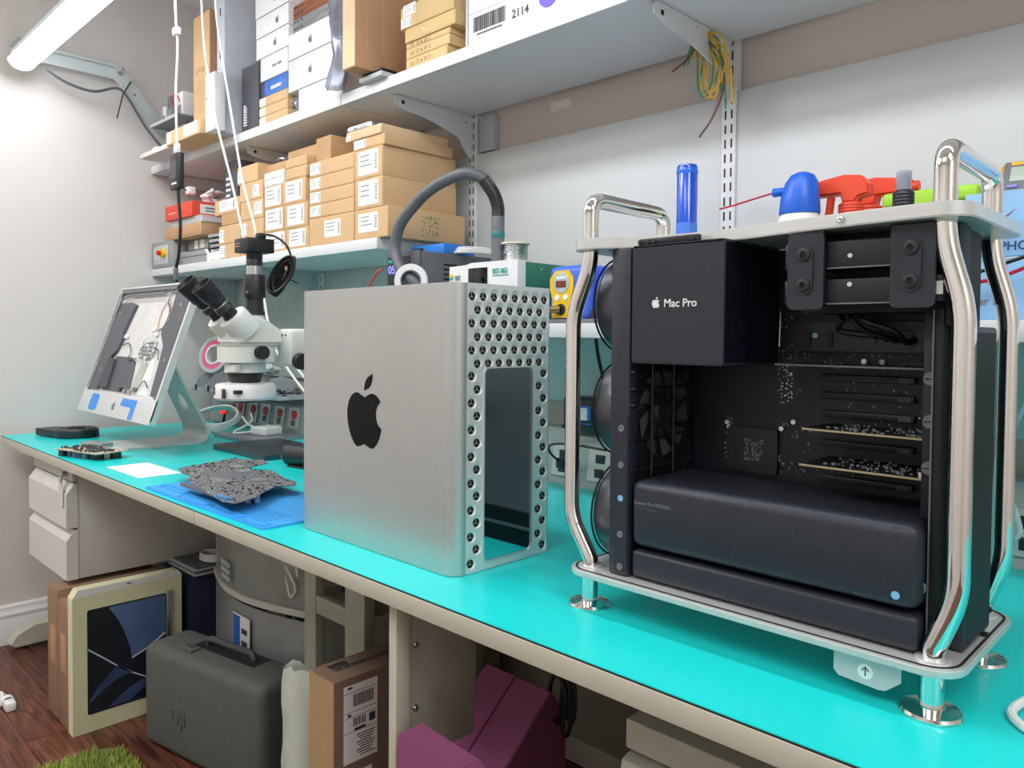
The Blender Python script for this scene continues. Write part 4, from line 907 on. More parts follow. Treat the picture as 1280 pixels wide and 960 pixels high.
trigger(.800, .61, .250, 'nearer bottle with orange trigger spray head', rz=0)
trigger(.800, .70, .256, 'farther bottle with orange trigger spray head behind the mist bottle', rz=PI)
t = T('mist_bottle', 'small black bottle with clear grey mist cap', 'bottle', (.914, .52, Q)); P('bottle', lathe(nb(), [(0, 0), (.020, 0), (.0205, .003), (.0205, .150), (.016, .172), (.013, .176), (0, .176)], seg=22), m_dark, t); P('collar', lathe(nb(), [(.0155, .172)]+[(.0152+.0008*(k % 2), .174+.026*k/10) for k in range(11)]+[(.012, .204), (0, .204)], seg=24), m_dark, t); P('pump', lathe(nb(), [(0, .204), (.009, .204), (.009, .226), (.006, .23), (0, .23)], seg=16), m_grey, t); P('cap', lathe(nb(), [(.0115, .204), (.0115, .232), (.010, .234), (0, .234)], seg=18), mat('clear_cap', '#AEB6C4', .12, alpha=.5), t)
t = T('clip_box', 'clear food container with lime green clip lid', 'container', (.935, .635, Q)); bm = nb(); box(bm, -.07, .06, -.045, .045, 0, .196, .006); P('body', bm, mat('clear_green', '#C9DDB8', .2, alpha=.7), t); P('lid', box(nb(), -.076, .066, -.05, .05, .190, .214, .006, 3), mat('lime_plastic', '#A6D93A', .4), t); P('clip', box(nb(), -.03, .02, -.054, -.05, .165, .210, .002), mat('lime_plastic', '#A6D93A', .4), t)
# kit boxes and meter at the right
m_kit = mat('sky_print', '#8FBFEA', .45, noise=.16, scale=7)
for i, (z0, z1, lb) in enumerate(((Q, Q+.090, 'pale blue screwdriver kit box, lower of two'), (Q+.0905, Q+.183, 'pale blue kit box with dark lettering, upper of two'))):
    t = T('kit_box', lb, 'box', (1.13, .575, z0), 0, 'pale blue kit boxes')
    P('body', box(nb(), -.125, .13, -.075, .075, 0, z1-z0, .001), m_kit, t)
    if i == 0:
        text('lettering', 'Screwdriver Kit', .0175, m_ink, t, (1.064, .4996, z0+.022), '-y', .0003, 1, 'RIGHT'); text('number', '4 1 3', .026, mat('red_print', '#D5304A', .5), t, (1.062, .4996, z0+.052), '-y', .0003, .9, 'RIGHT')
        P('edge_line', box(nb(), -.125, .13, -.0756, -.075, z1-z0-.002, z1-z0-.001), m_label, t)
    else:
        text('lettering', 'PHONE', .018, mat('navy_print', '#2C3E70', .5), t, (1.049, .4996, z0+.0085), '-y', .0003, 1)
        P('pen_picture', prism(nb(), [(-.095, .035), (-.080, .047), (-.062, .066), (-.085, .049), (-.097, .039)], -.0756, -.075), mat('brown_print', '#8E5A66', .5), t)
t = T('multimeter', 'grey multimeter with orange holster lying on the kit boxes', 'multimeter', (1.105, .56, Q+.1835)); tl = Matrix.Rotation(math.radians(-28), 4, 'X')
def tb(*a, **k): b_ = box(nb(), *a, **k); b_.transform(tl); return b_
P('holster', tb(-.078, .05, 0, .035, 0, .066, bev=.010, seg=3), mat('amber_rubber', '#E0A02E', .5), t); P('case', tb(-.070, .05, -.004, .006, .0035, .062, bev=.003), m_grey, t); P('screen', tb(-.060, .05, -.0052, -.0035, .024, .050, bev=.001), mat('lcd', '#AEBBAA', .25), t); P('brand_strip', tb(-.060, -.025, -.0052, -.0035, .053, .059), mat('amber_print', '#E8B23C', .5), t)
for x in (-.062, -.040): P('button', tb(x, x+.014, -.007, -.003, .012, .017, bev=.001), m_gshelf if x > -.05 else mat('violet_plastic', '#8A86C8', .5), t)
O('red_lead', tube(nb(), smooth_path([(1.00, .47, .455), (1.03, .468, .452), (1.06, .466, .458), (1.10, .465, .474), (1.16, .47, .50)], 6), .0028, 6), mat('red_lead2', '#D21F4A', .4), 'red test lead crossing the front of the kit boxes', 'lead')
O('black_lead', tube(nb(), smooth_path([(.99, .46, .457), (1.03, .458, .464), (1.07, .457, .477), (1.13, .457, .497), (1.19, .46, .52)], 6), .0028, 6), m_bwire, 'black test lead above the red one before the kit boxes', 'lead')
O('white_cable', tube(nb(), smooth_path([(1.09, .60, .345), (1.075, .60, .30), (1.05, .61, .235), (1.035, .63, .175), (1.03, .66, .14), (1.045, .675, .09), (1.05, .672, .06), (1.03, .676, .045)], 6), .0045, 8), mat('pale_cable', '#C9D8DE', .4), 'pale cable running from the low shelf down to the raceway', 'cable')
O('black_cable', tube(nb(), smooth_path([(.247, .60, .366), (.252, .605, .32), (.262, .61, .27), (.255, .62, .215), (.21, .64, .175), (.14, .66, .165), (.10, .66, .15)], 6), .004, 8), m_bwire, 'black cord hanging from the low shelf behind the tower', 'cord')
t = T('power_brick', 'blue and black power brick on the raceway between the computers', 'adapter', (.135, .735, .1355)); P('body', box(nb(), -.07, .08, -.035, .03, 0, .085, .008, 3), m_dark, t); P('blue_label', box(nb(), -.05, .02, -.0365, -.035, .02, .065), m_blue, t); P('white_label', box(nb(), -.01, .01, -.0372, -.0365, .025, .06), m_label, t)
t = T('plug', 'black plug with cord in the outlet behind the tower', 'plug', (.10, .66, .06)); bm = nb(); box(bm, -.012, .012, -.012, .022, -.012, .014, .004); P('body', bm, m_dark, t); P('cord', tube(nb(), smooth_path([(0, -.01, .005), (-.01, -.035, .03), (0, -.04, .05), (.06, -.03, .055), (.15, -.02, .05)], 6), .003, 6), m_bwire, t)

# ================================================================ microscope
ms = T('microscope', 'white stereo microscope with black eyepieces, camera and ring light', 'microscope', (-.20, .12, 0))
ax, ay = -.262, .022
rl = W('ring_light', lathe(nb(), [(.030, .228), (.058, .228), (.064, .233), (.064, .254), (.060, .262), (.040, .265), (.030, .265), (.030, .228)], (ax, ay, 0), seg=40), m_white, ms, 'white ring light')
W('power_switch', box(nb(), ax+.018, ax+.032, ay-.0625, ay-.0595, .234, .254, .001), m_dark, rl)
W('dial_slot', prism(nb(), rrect(ax+.046, ax+.060, .244, .252, .002), ay-.050, ay-.036), m_dark, rl)
W('indicator', box(nb(), ax-.012, ax-.010, ay-.0650, ay-.0630, .240, .257), m_dark, rl)
W('lens_cone', lathe(nb(), [(0, .2655), (.032, .2655), (.039, .288), (0, .288)], (ax, ay, 0), seg=30), m_dark, ms)
W('lower_lens', lathe(nb(), [(0, .222), (.026, .222), (.029, .2655), (0, .2655)], (ax, ay, 0), seg=30), m_dark, ms)
cl = W('collar', lathe(nb(), [(0, .287), (.043, .287), (.043, .306), (.041, .309), (0, .309)], (ax, ay, 0), seg=34), m_scope, ms)
W('collar_screw', lathe(nb(), [(0, .008), (.0055, .007), (.006, 0)], (ax+.028, ay-.032, .298), (.66, -.75, 0), 12), m_silver, cl)
W('collar_plate', box(nb(), ax+.006, ax+.040, ay-.045, ay-.030, .289, .306, .002), m_scope, cl)
bm = nb(); prism(bm, rrect(-.314, -.204, -.032, .078, .040, 8), .3095, .3455, 'xy'); W('body', bm, m_scope, ms)
bm = nb(); prism(bm, rrect(-.3155, -.2025, -.0335, .0795, .041, 8), .3445, .3475, 'xy'); W('body_band', bm, mat('scope_band_grey', '#AEB5B0', .4), ms)  # thin band round the body in a darker grey
bm = nb(); prism(bm, [(-.022, .347), (.095, .347), (.098, .366), (.046, .402), (.02, .410), (-.005, .408), (-.020, .38)], -.308, -.210, 'yz')
bmesh.ops.bevel(bm, geom=bm.edges[:], offset=.006, segments=3, affect='EDGES'); W('head', bm, m_scope, ms)
W('prism_bridge', box(nb(), -.300, -.214, -.022, .004, .352, .395, .008, 3), m_scope, ms)
for x, ty, tz in ((-.2865, -.098, .477), (-.2290, -.090, .470)):
    d = Vector((0, -.72, .695)).normalized(); base = Vector((x, -.005, .388)); tip = Vector((x, ty, tz)); L = (tip-base).length; d = (tip-base).normalized()
    pt = W('prism_tube', lathe(nb(), [(0, -.022), (.031, -.022), (.032, -.010), (.032, .022), (.030, .027), (.017, .029), (0, .029)], base, d, 32), m_scope, ms)
    W('tube_ring', lathe(nb(), [(.017, .029), (.0165, .034), (0, .034)], base, d, 24), m_dark, pt)
    ep = W('eyepiece', lathe(nb(), [(0, .03), (.0150, .030), (.0150, .046), (.0175, .047)]+[(.0178+.0006*(k % 2), .047+.012*k/12) for k in range(13)]+[(.0165, .060), (.0165, .066), (.0185, .068), (.0185, .078), (0, .078)], base, d, 30), m_dark, ms)
    W('eyepiece_ring', lathe(nb(), [(.0166, .0605), (.0169, .061), (.0169, .0625), (.0166, .063)], base, d, 30), m_silver, ep)
    W('eyecup', lathe(nb(), [(.0185, .078), (.021, .082), (.0235, L-.004), (.0235, L), (.0215, L), (.018, L-.012), (.012, L-.016), (0, L-.016)], base, d, 32), m_dark, ep)
# trinocular tube and camera
tx_, ty_ = -.256, .040
W('tube_neck', lathe(nb(), [(0, .395), (.021, .395), (.020, .412), (0, .412)], (tx_, ty_, 0), seg=26), m_scope, ms)
W('tube_base', lathe(nb(), [(0, .411), (.022, .411), (.022, .420), (.0185, .422), (.0185, .449), (0, .449)], (tx_, ty_, 0), seg=28), m_dark, ms)
W('photo_tube', lathe(nb(), [(0, .449), (.0225, .449), (.0232, .452), (.0232, .497), (.022, .499), (0, .499)], (tx_, ty_, 0), seg=30), m_dark, ms)
W('tube_screw', lathe(nb(), [(0, .006), (.003, .006), (.0035, 0)], (tx_+.012, ty_-.0195, .46), (.5, -.86, 0), 10), m_silver, ms)
W('chrome_band', lathe(nb(), [(0, .499), (.0165, .499), (.0165, .518), (0, .518)], (tx_, ty_, 0), seg=28), m_silver, ms)
W('camera_mount', lathe(nb(), [(0, .518), (.0172, .518), (.0172, .530), (.0166, .531), (.0166, .533), (.0172, .534), (.0172, .546), (0, .546)], (tx_, ty_, 0), seg=28), m_dark, ms)
bm = nb(); box(bm, tx_-.031, tx_+.031, ty_-.031, ty_+.031, .546, .576, .002); cmr = W('camera', bm, mat('camera_black', '#1B1C20', .4), ms)
bm = nb()
for k in range(2): box(bm, tx_-.026, tx_-.006, ty_-.0316, ty_-.0308, .564-.006*k, .566-.006*k)
p = W('camera_print', bm, m_kraft2, cmr); p['kind'] = 'stuff'
# focus rack and stand
hb = W('focus_holder', box(nb(), -.232, -.172, .080, .128, .300, .382, .008, 3), m_scope, ms)
for x in (-.207, -.193): W('holder_screw', lathe(nb(), [(0, .001), (.0025, .001), (.0025, 0)], (x, .080, .368), (0, -1, 0), 8), m_dark, hb)
kb = W('zoom_knob', lathe(nb(), [(0, .022)]+[(.0135+.0008*(k % 2), .022-.0018*k) for k in range(11)]+[(.0135, 0)], (-.205, .026, .331), (1, -.1, 0), 26), m_dark, ms)
W('focus_knob', lathe(nb(), [(0, .024)]+[(.0165+.001*(k % 2), .024-.0018*k) for k in range(12)]+[(.018, 0)], (-.168, .100, .312), (1, -.2, 0), 26), m_dark, ms)
W('stand_arm', box(nb(), -.185, -.085, .118, .200, .290, .330, .006), m_scope, ms)
W('stand_pole', cyl(nb(), (-.105, .19, .010), (-.105, .19, .42), .016, seg=24), m_chrome, ms)
bm = nb(); prism(bm, rrect(-.170, -.018, .165, .33, .02), .0004, .014, 'xy'); W('stand_base', bm, m_scope, ms)
# coiled camera lead
cc_ = T('camera_lead', 'coiled black cable bundle hanging beside the microscope camera', 'cable', (-.21, .085, .44))
hx = Vector((.714, .70, 0)); bm = nb(); r = random.Random(6); cen = Vector((-.212, .083, .497))
for k in range(11):
    a_, b_, tl_ = .043+.007*r.uniform(-1, 1), .004+.014*(k/9), math.radians(62+9*r.uniform(-1, 1)); off = Vector((0, 0, .003*r.uniform(-1, 1)))+Vector((.70, -.714, 0))*(.0022*(k-5))
    tube(bm, [cen+off+hx*(a_*math.cos(t)*math.cos(tl_)-b_*math.sin(t)*math.sin(tl_))+Vector((0, 0, 1))*(a_*math.cos(t)*math.sin(tl_)+b_*math.sin(t)*math.cos(tl_)) for t in [2*PI*i/28 for i in range(28)]], .0026, 6, True)
p = W('coil', bm, m_bwire, cc_); p['kind'] = 'stuff'
W('tie', tube(nb(), [cen+hx*(-.022)+Vector((0, 0, .002)), cen+Vector((.012, -.012, 0)), cen+hx*.022+Vector((0, 0, -.010)), cen+hx*.034+Vector((0, 0, -.016))], .0014, 5), m_bwire, cc_)
W('lead', tube(nb(), smooth_path([(-.236, .048, .580), (-.228, .055, .585), (-.214, .07, .580), (-.203, .088, .562), (-.197, .097, .535)], 6), .0026, 6), m_bwire, cc_)
W('plug', box(nb(), -.250, -.232, .038, .056, .5765, .589, .003), m_dark, cc_)
W('label_bead', box(nb(), -.2035, -.1985, .083, .088, .508, .518, .001), m_gold, cc_)

# ================================================================ opened screen housing on its stand
im = T('screen_housing', 'opened silver desktop screen housing on stand without its glass', 'screen', (-1.325, .20, 0))
TL = Matrix.Translation((-1.325, .09, .10)) @ Matrix.Rotation(math.radians(-19), 4, 'X')
def IM(name, bm, m, par=None, label=None): bm.transform(TL @ Matrix.Diagonal((1, .5, 1, 1))); return W(name, bm, m, par or im, label)
m_ims = mat('housing_silver', '#D2D3D2', .45, .15, noise=.02); m_imd = mat('speaker_grey', '#5A5C63', .5, noise=.05)
bm = nb(); prism(bm, rrect(-.325, .325, 0, .455, .012), .034, .040); IM('back_shell', bm, m_ims)
bm = nb(); holed(bm, rrect(-.325, .325, 0, .455, .012), [rrect(-.319, .319, .075, .449, .008)], .0, .034, 'xz'); IM('rim', bm, m_ims)
ch = IM('chin', box(nb(), -.325, .325, -.0012, .010, .0, .076, .001), m_ims)
IM('chin_logo', fruit('c', im, -.012, .022, .026, -.0018, -.001, None), m_grey, ch)
tpm = mat('blue_tape', '#4A8FE0', .6, noise=.04)
bm = nb(); prism(bm, rrect(-.225, -.150, .010, .066, .012), -.0030, -.0014); IM('tape', bm, tpm, ch, 'blue tape'); bm = nb(); prism(bm, [(.055, .042), (.065, .066), (.185, .066), (.185, .004), (.150, .004), (.150, .040)], -.0030, -.0014); IM('tape', bm, tpm, ch, 'blue tape')
IM('inner_plate', box(nb(), -.317, .317, .030, .0335, .077, .448), mat('inner_pale', '#D4D2D0', .6), None)
bm = nb(); 
for k in range(42): box(bm, -.3165, -.3085, .0005, .004, .085+.0084*k, .0895+.0084*k)
p = IM('perforated_strip', bm, m_dgrey); p['kind'] = 'stuff'
IM('edge_strip', box(nb(), -.319, -.306, .004, .008, .078, .447), m_ims); IM('edge_strip', box(nb(), .306, .319, .004, .008, .078, .447), m_ims); IM('edge_strip', box(nb(), -.306, .306, .004, .008, .436, .448), m_grey)
bm = nb(); tube(bm, fillet([(-.29, .003, .36), (-.285, .003, .41), (-.20, .003, .424), (.10, .003, .424)], .03), .005, 8); IM('antenna_strip', bm, m_grey); IM('antenna_strip', tube(nb(), [(.15, .003, .424), (.27, .003, .424)], .005, 8), m_grey)
sp = [(-.302, .085), (-.222, .085), (-.200, .20), (-.165, .225), (-.150, .27), (-.165, .285), (-.150, .34), (-.135, .39), (-.175, .398), (-.290, .398)]
bm = nb(); prism(bm, sp, .008, .028); q = IM('speaker', bm, m_imd); bm = nb(); prism(bm, [(-.232, .092), (-.135, .092), (-.150, .19), (-.205, .20)], .006, .026); IM('speaker_end', bm, mat('speaker_dark', '#45474D', .5), q)
bm = nb(); prism(bm, [(-.20, .085), (.055, .085), (.02, .19), (-.03, .205), (-.17, .205)], .024, .030); IM('floor_panel', bm, m_imd)
bm = nb(); prism(bm, [(.185, .436), (.300, .436), (.304, .085), (.255, .085), (.235, .20), (.225, .245), (.180, .28), (.170, .30), (.195, .33)], .004, .027); q = IM('speaker', bm, m_imd)
for x, z in ((.25, .38), (.27, .20), (-.26, .36), (-.25, .15)): IM('screw', lathe(nb(), [(0, .0015), (.004, .0012), (.0045, 0)], (x, .004 if x > 0 else .008, z), (0, -1, 0), 10), m_silver, q)
hg = IM('hinge_cage', box(nb(), .035, .145, .012, .029, .205, .262, .003), m_silver)
for k in range(4): IM('hinge_bar', box(nb(), .045, .135, .009, .012, .212+.013*k, .216+.013*k), m_grey, hg)
r = random.Random(12); bm = nb()
for i in range(40):
    x, z = r.uniform(.04, .16), r.uniform(.185, .275); s_ = r.uniform(.002, .006); box(bm, x-s_, x+s_, .008, .012, z-s_*.6, z+s_*.6)
p = IM('hinge_parts', bm, m_white, hg); p['kind'] = 'stuff'
bm = nb(); prism(bm, [(.05, .085), (.11, .085), (.13, .205), (.075, .205)], .026, .0296); IM('center_strip', bm, mat('strip_grey', '#B9B9AE', .5)); bm = nb(); prism(bm, [(.115, .085), (.20, .085), (.165, .205), (.135, .205)], .027, .0298); IM('center_strip', bm, m_white)
IM('antenna_ring', tube(nb(), [(.12+.034*math.cos(2*PI*k/30), .028, .352+.052*math.sin(2*PI*k/30)) for k in range(30)], .0014, 6, True), m_kraft2); IM('antenna_ring', tube(nb(), [(.125+.030*math.cos(2*PI*k/30), .028, .348+.044*math.sin(2*PI*k/30)) for k in range(30)], .0014, 6, True), m_kraft2)
for pts in ([(.135, .02, .436), (.125, .018, .40), (.15, .02, .375), (.165, .02, .35), (.155, .02, .31), (.12, .02, .295)], [(-.145, .02, .245), (-.08, .015, .25), (-.04, .016, .22), (-.045, .016, .195), (.03, .014, .20)], [(.14, .018, .24), (.19, .012, .23), (.21, .014, .20)], [(.12, .02, .10), (.16, .012, .13), (.20, .018, .11)]):
    IM('inner_cable', tube(nb(), smooth_path(pts, 6), .0022, 6), m_dgrey)
for x, z, mm in ((-.02, .095, m_dark), (.06, .09, m_silver), (.10, .10, m_grey), (-.20, .215, m_label), (-.13, .275, m_label), (.09, .30, m_label), (.12, .285, m_label), (.02, .09, m_silver)): IM('connector', box(nb(), x-.012, x+.012, .012, .024, z-.006, z+.006, .001), mm)
# stand
bm = nb(); n0 = Vector((0, .250, .285)); n1 = Vector((0, .372, .030)); L = (n1-n0).length
holed(bm, [(-.075, 0), (.075, 0), (.100, -L), (-.100, -L)], [[(.034*math.cos(2*PI*k/24), -.165+.034*math.sin(2*PI*k/24)) for k in range(24)]], 0, .008, 'xz')
bm.transform(Matrix.Translation(n0+Vector((-1.325, 0, 0))) @ Matrix.Rotation(math.atan2(n1.y-n0.y, n0.z-n1.z), 4, 'X')); st_ = W('stand_neck', bm, m_ims, im)
bm = nb(); c_ = []; o_ = []; cy_, cz_ = .338, .0335
a0, a1 = math.radians(25), math.radians(-90)
prof_o = [(cy_+.0335*math.cos(a0+(a1-a0)*k/8), cz_+.0335*math.sin(a0+(a1-a0)*k/8)) for k in range(9)]; prof_i = [(cy_+.0255*math.cos(a0+(a1-a0)*k/8), cz_+.0255*math.sin(a0+(a1-a0)*k/8)) for k in range(9)]
prism(bm, prof_o+prof_i[::-1], -1.425, -1.225, 'yz'); W('stand_bend', bm, m_ims, im)
bm = nb(); prism(bm, [(-1.425, .340), (-1.225, .340), (-1.222, .07), (-1.23, .06), (-1.42, .06), (-1.428, .07)], .0003, .008, 'xy'); W('stand_foot', bm, m_ims, im)
W('stand_hinge', box(nb(), -1.39, -1.26, .19, .262, .245, .300, .004), m_alu2, im)

# ================================================================ things on the mat
t = T('blower_fan', 'black blower fan lying flat at the left end of the mat', 'fan', (-1.715, .085, 0), .35); bm = nb(); lathe(bm, [(.030, .030), (.066, .030), (.070, .026), (.070, .006), (.067, .0005), (0, .0005)], (.035, 0, 0), seg=36); P('housing', bm, m_dark, t)
P('duct', prism(nb(), [(-.12, -.045), (-.02, -.062), (.05, -.066), (.05, .03), (-.03, .035), (-.11, .02)], .003, .027, 'xy'), m_dark, t); P('rotor', lathe(nb(), [(0, .027), (.020, .027), (.022, .024), (.030, .024), (.030, .020)], (.035, 0, 0), seg=24), m_grey, t); P('mouth', box(nb(), -.121, -.117, -.043, .018, .006, .024), m_blackm, t); P('top_ring', lathe(nb(), [(.052, .0302), (.054, .033), (.058, .033), (.060, .0302)], (.035, 0, 0), seg=36), m_dgrey, t)
for a in (.4, 2.0, 3.9): P('lug', cyl(nb(), (.035+.074*math.cos(a), .074*math.sin(a), .002), (.035+.074*math.cos(a), .074*math.sin(a), .014), .006, seg=12), m_dark, t)
t = T('power_board', 'small power circuit board with coils and capacitors on the mat', 'circuit board', (-1.165, -.005, 0), .25); P('board', box(nb(), -.11, .10, -.055, .05, .020, .0225), mat('tan_pcb', '#B5AE96', .5, noise=.3, scale=60), t); P('shield', box(nb(), -.105, .0, .02, .06, .0225, .035, .001), m_silver, t)
r = random.Random(8); bm = nb()
for i in range(70):
    x, y = r.uniform(-.10, .09), r.uniform(-.05, .02); s_ = r.uniform(.0015, .004); box(bm, x-s_, x+s_, y-s_, y+s_, .0225, .0225+r.uniform(.002, .007))
p = P('solder_parts', bm, m_dgrey, t); p['kind'] = 'stuff'
for x, y, rr in ((.05, -.02, .017), (.075, .02, .015)): P('coil', lathe(nb(), [(rr*.5, .0005), (rr, .0005), (rr, .020), (rr*.5, .020)], (x, y, 0), seg=18), m_dark, t)
for k, x in enumerate((-.06, -.035, -.01, .015)): P('capacitor', cyl(nb(), (x, -.035, .0006), (x, -.035, .020), .009, seg=14), m_grey if k % 2 else mat('cap_blue', '#3B5E8E', .4), t)
P('heat_sink', box(nb(), -.10, -.075, -.05, .04, .0006, .019, .001), m_dark, t)
O('paper_card', box(nb(), -.115, .115, -.055, .055, .0002, .0008), m_label, 'blank white paper card lying on the mat', 'paper', (-.833, .015, 0), .01)
# blue silicone repair mat
bmx = T('repair_mat', 'bright blue silicone repair mat with compartments under the circuit board', 'mat', (-.31, .06, 0), .02); m_bl = mat('blue_silicone', '#3FA3EC', .5, noise=.03)
bm = nb(); prism(bm, rrect(-.268, .290, -.132, .098, .012), .0003, .0045, 'xy'); P('sheet', bm, m_bl, bmx)
for x0, x1, y0, y1 in ((.05, .13, -.126, -.108), (.135, .18, -.126, -.108), (.185, .28, -.126, -.108), (-.25, -.12, -.105, -.085), (-.10, .03, -.126, -.108)):
    bm = nb(); holed(bm, rrect(x0, x1, y0, y1, .003, 3), [rrect(x0+.002, x1-.002, y0+.002, y1-.002, .002, 3)], .0045, .0066, 'xy'); P('compartment', bm, m_bl, bmx)
bm = nb()
for i in range(14):
    for j in range(6): lathe(bm, [(.0028, 0), (.0028, .0006), (.0016, .0007)], (.10+.011*i, -.098+.010*j, .0044), seg=6)
p = P('dimple_grid', bm, mat('blue_silicone_dark', '#2C84C8', .5), bmx); p['kind'] = 'stuff'
bm = nb()
for k in range(34): box(bm, -.262+.0145*k, -.255+.0145*k, .088, .092, .0044, .0056)
p = P('ruler_ridge', bm, m_bl, bmx); p['kind'] = 'stuff'
P('front_ridge', box(nb(), -.26, .28, -.130, -.128, .0044, .0062), m_bl, bmx)
# logic board
lg = T('logic_board', 'large grey logic board dense with components on the blue mat', 'circuit board', (-.40, .08, .0050))
poly = [(-.632, .028), (-.665, .115), (-.690, .205), (-.640, .222), (-.615, .245), (-.555, .232), (-.525, .165), (-.475, .150), (-.445, .180), (-.33, .155), (-.27, .150), (-.235, .130), (-.255, .09), (-.215, .04), (-.175, .0), (-.150, -.055), (-.185, -.066), (-.235, -.058), (-.33, -.045), (-.43, -.030), (-.478, -.018), (-.502, .004), (-.57, .008)]
m_lb = mat('grey_pcb', '#6F7076', .45, noise=.25, scale=70)
W('board', prism(nb(), poly, .0275, .0292, 'xy'), m_lb, lg)
def inside(x, y):
    c = False
    for i in range(len(poly)):
        (x1_, y1_), (x2_, y2_) = poly[i-1], poly[i]
        if (y1_ > y) != (y2_ > y) and x < (x2_-x1_)*(y-y1_)/(y2_-y1_)+x1_: c = not c
    return c
r = random.Random(14)
for nm, n, mm, s0, s1 in (('white_parts', 420, m_gshelf, .0006, .0019), ('tan_parts', 260, m_gold, .0006, .0018), ('black_parts', 150, m_blackm, .001, .0032)):
    bm = nb(); k = 0
    while k < n:
        x, y = r.uniform(-.69, -.15), r.uniform(-.066, .245)
        if not inside(x, y): continue
        if .03 < y < .11 and -.50 < x < -.40: continue
        a_, b_ = r.uniform(s0, s1), r.uniform(s0, s1); box(bm, x-a_, x+a_, y-b_, y+b_, .0292, .0292+r.uniform(.0008, .0022)); k += 1
    p = W(nm, bm, mm, lg); p['kind'] = 'stuff'
for x0, x1, y0, y1 in ((-.50, -.46, .11, .14), (-.37, -.33, .08, .115), (-.43, -.37, .015, .04), (-.58, -.53, .13, .16)): W('chip', box(nb(), x0, x1, y0, y1, .0292, .0310), mat('chip_grey', '#8B8C8C', .4), lg)
W('edge_connector', box(nb(), -.230, -.180, -.060, -.050, .0292, .035), mat('blue_connector', '#4B86C4', .5), lg); W('edge_socket', box(nb(), -.45, -.24, -.043, -.036, .0202, .0272), m_grey, lg)
for x, y in ((-.235, .015), (-.225, .03)): W('spacer', cyl(nb(), (x, y, .0058), (x, y, .0274), .006, seg=12), mat('pale_blue_plastic', '#9CC4EE', .4), lg)
for x, y in ((-.46, .0), (-.60, .10), (-.42, .15)): W('standoff', cyl(nb(), (x, y, .0052), (x, y, .0274), .003, seg=8), m_silver, lg)
# laptops, adapter, cables
def laptop(label, x0, x1, y0, y1, m, h=.0155):
    t = T('laptop', label, 'laptop', ((x0+x1)/2, (y0+y1)/2, 0), 0, 'closed laptops on the mat'); W('base', prism(nb(), rrect(x0, x1, y0, y1, .012), .0006, h*.62, 'xy'), m, t); W('lid', prism(nb(), rrect(x0, x1, y0, y1, .012), h*.66, h, 'xy'), m, t); W('hinge_gap', box(nb(), x0+.03, x1-.03, y1-.012, y1-.008, h*.6, h*.7), m_blackm, t)
    return t
laptop('dark grey closed laptop behind the logic board', -1.086, -.752, .318, .548, mat('space_grey', '#5C5E63', .32, .7, noise=.03))
laptop('pale grey closed laptop under the white power adapter', -1.375, -1.098, .452, .66, mat('pale_aluminium', '#A4A6A9', .35, .6, noise=.02), .012)
t = T('power_adapter', 'white square power adapter with cable on the pale laptop', 'adapter', (-1.215, .575, .0123), .2); bm = nb(); box(bm, -.04, .04, -.04, .04, 0, .030, .007, 3); P('body', bm, m_white, t); P('cable', tube(nb(), smooth_path([(-.03, -.04, .012), (-.07, -.05, .006), (-.09, -.07, .008), (-.11, .02, .035), (-.16, .06, .06)], 8), .0035, 7), m_wire, t); P('cable', tube(nb(), smooth_path([(-.04, .0, .015), (-.10, .0, .03), (-.17, .03, .05)], 8), .0035, 7), m_wire, t)
t = T('cable_coil', 'coil of white power cable with clear plug on the mat', 'cable', (-1.56, .545, .004)); bm = nb(); Rm = Matrix.Rotation(math.radians(20), 4, (.72, .69, 0))
for k in range(5):
    rr = .098-.004*k; tube(bm, [Rm @ Vector((rr*math.cos(2*PI*i/36)+.004*k, rr*math.sin(2*PI*i/36)*1.0, .038+.006*k+.004*math.sin(4*PI*i/36+k))) for i in range(36)], .0045, 7, True)
p = P('loops', bm, m_wire, t); p['kind'] = 'stuff'; P('tail', tube(nb(), smooth_path([(-.10, -.05, .02), (-.02, -.10, .008), (.06, -.09, .008), (.10, -.05, .01)], 8), .0045, 7), m_wire, t); P('plug', box(nb(), .09, .125, -.06, -.035, .001, .024, .004), mat('clear_tag', '#D8D8DA', .2), t)
t = T('black_tool', 'black ribbed cylinder-shaped tool behind the logic board', 'tool', (-.60, .345, 0), .15); P('barrel', cyl(nb(), (-.035, 0, .032), (.09, .02, .032), .031, seg=24), m_dark, t)
for k in range(4): a = 2*PI*k/4+.5; P('knob', lathe(nb(), [(0, .014), (.007, .012), (.008, 0)], (-.035, .018*math.cos(a), .034+.018*math.sin(a)), (-1, 0, 0), 12), m_dgrey, t)
P('foot', box(nb(), -.02, .07, -.02, .03, 0, .006), m_dark, t)
# parts trays on the raceway
pb = T('parts_tray', 'row of grey half-round parts bins behind the microscope', 'parts bins', (-1.50, .70, .1355)); m_bin = mat('bin_grey', '#AEB2B6', .35)
W('rail', box(nb(), -1.86, -1.14, .58, .74, .1357, .148, .003), m_bin, pb)
for k in range(6):
    x = -1.84+.115*k; bm = nb(); prism(bm, [(.585, .148), (.715, .148), (.715, .200), (.66, .215), (.62, .205), (.595, .18)], x, x+.004, 'yz'); W('divider', bm, m_bin, pb)
    r = random.Random(k); bm = nb()
    for i in range(26): a_ = r.uniform(.003, .009); xx, yy, zz = x+r.uniform(.014, .10), r.uniform(.60, .70), .149+r.uniform(0, .02); box(bm, xx-a_, xx+a_, yy-a_*.5, yy+a_*.5, zz, zz+a_*.6)
    q = W('small_parts', bm, (m_label, m_silver, m_dark)[k % 3], pb); q['kind'] = 'stuff'
    W('clip_band', box(nb(), x+.02, x+.032, .578, .582, .1365, .16), m_blackm, pb)
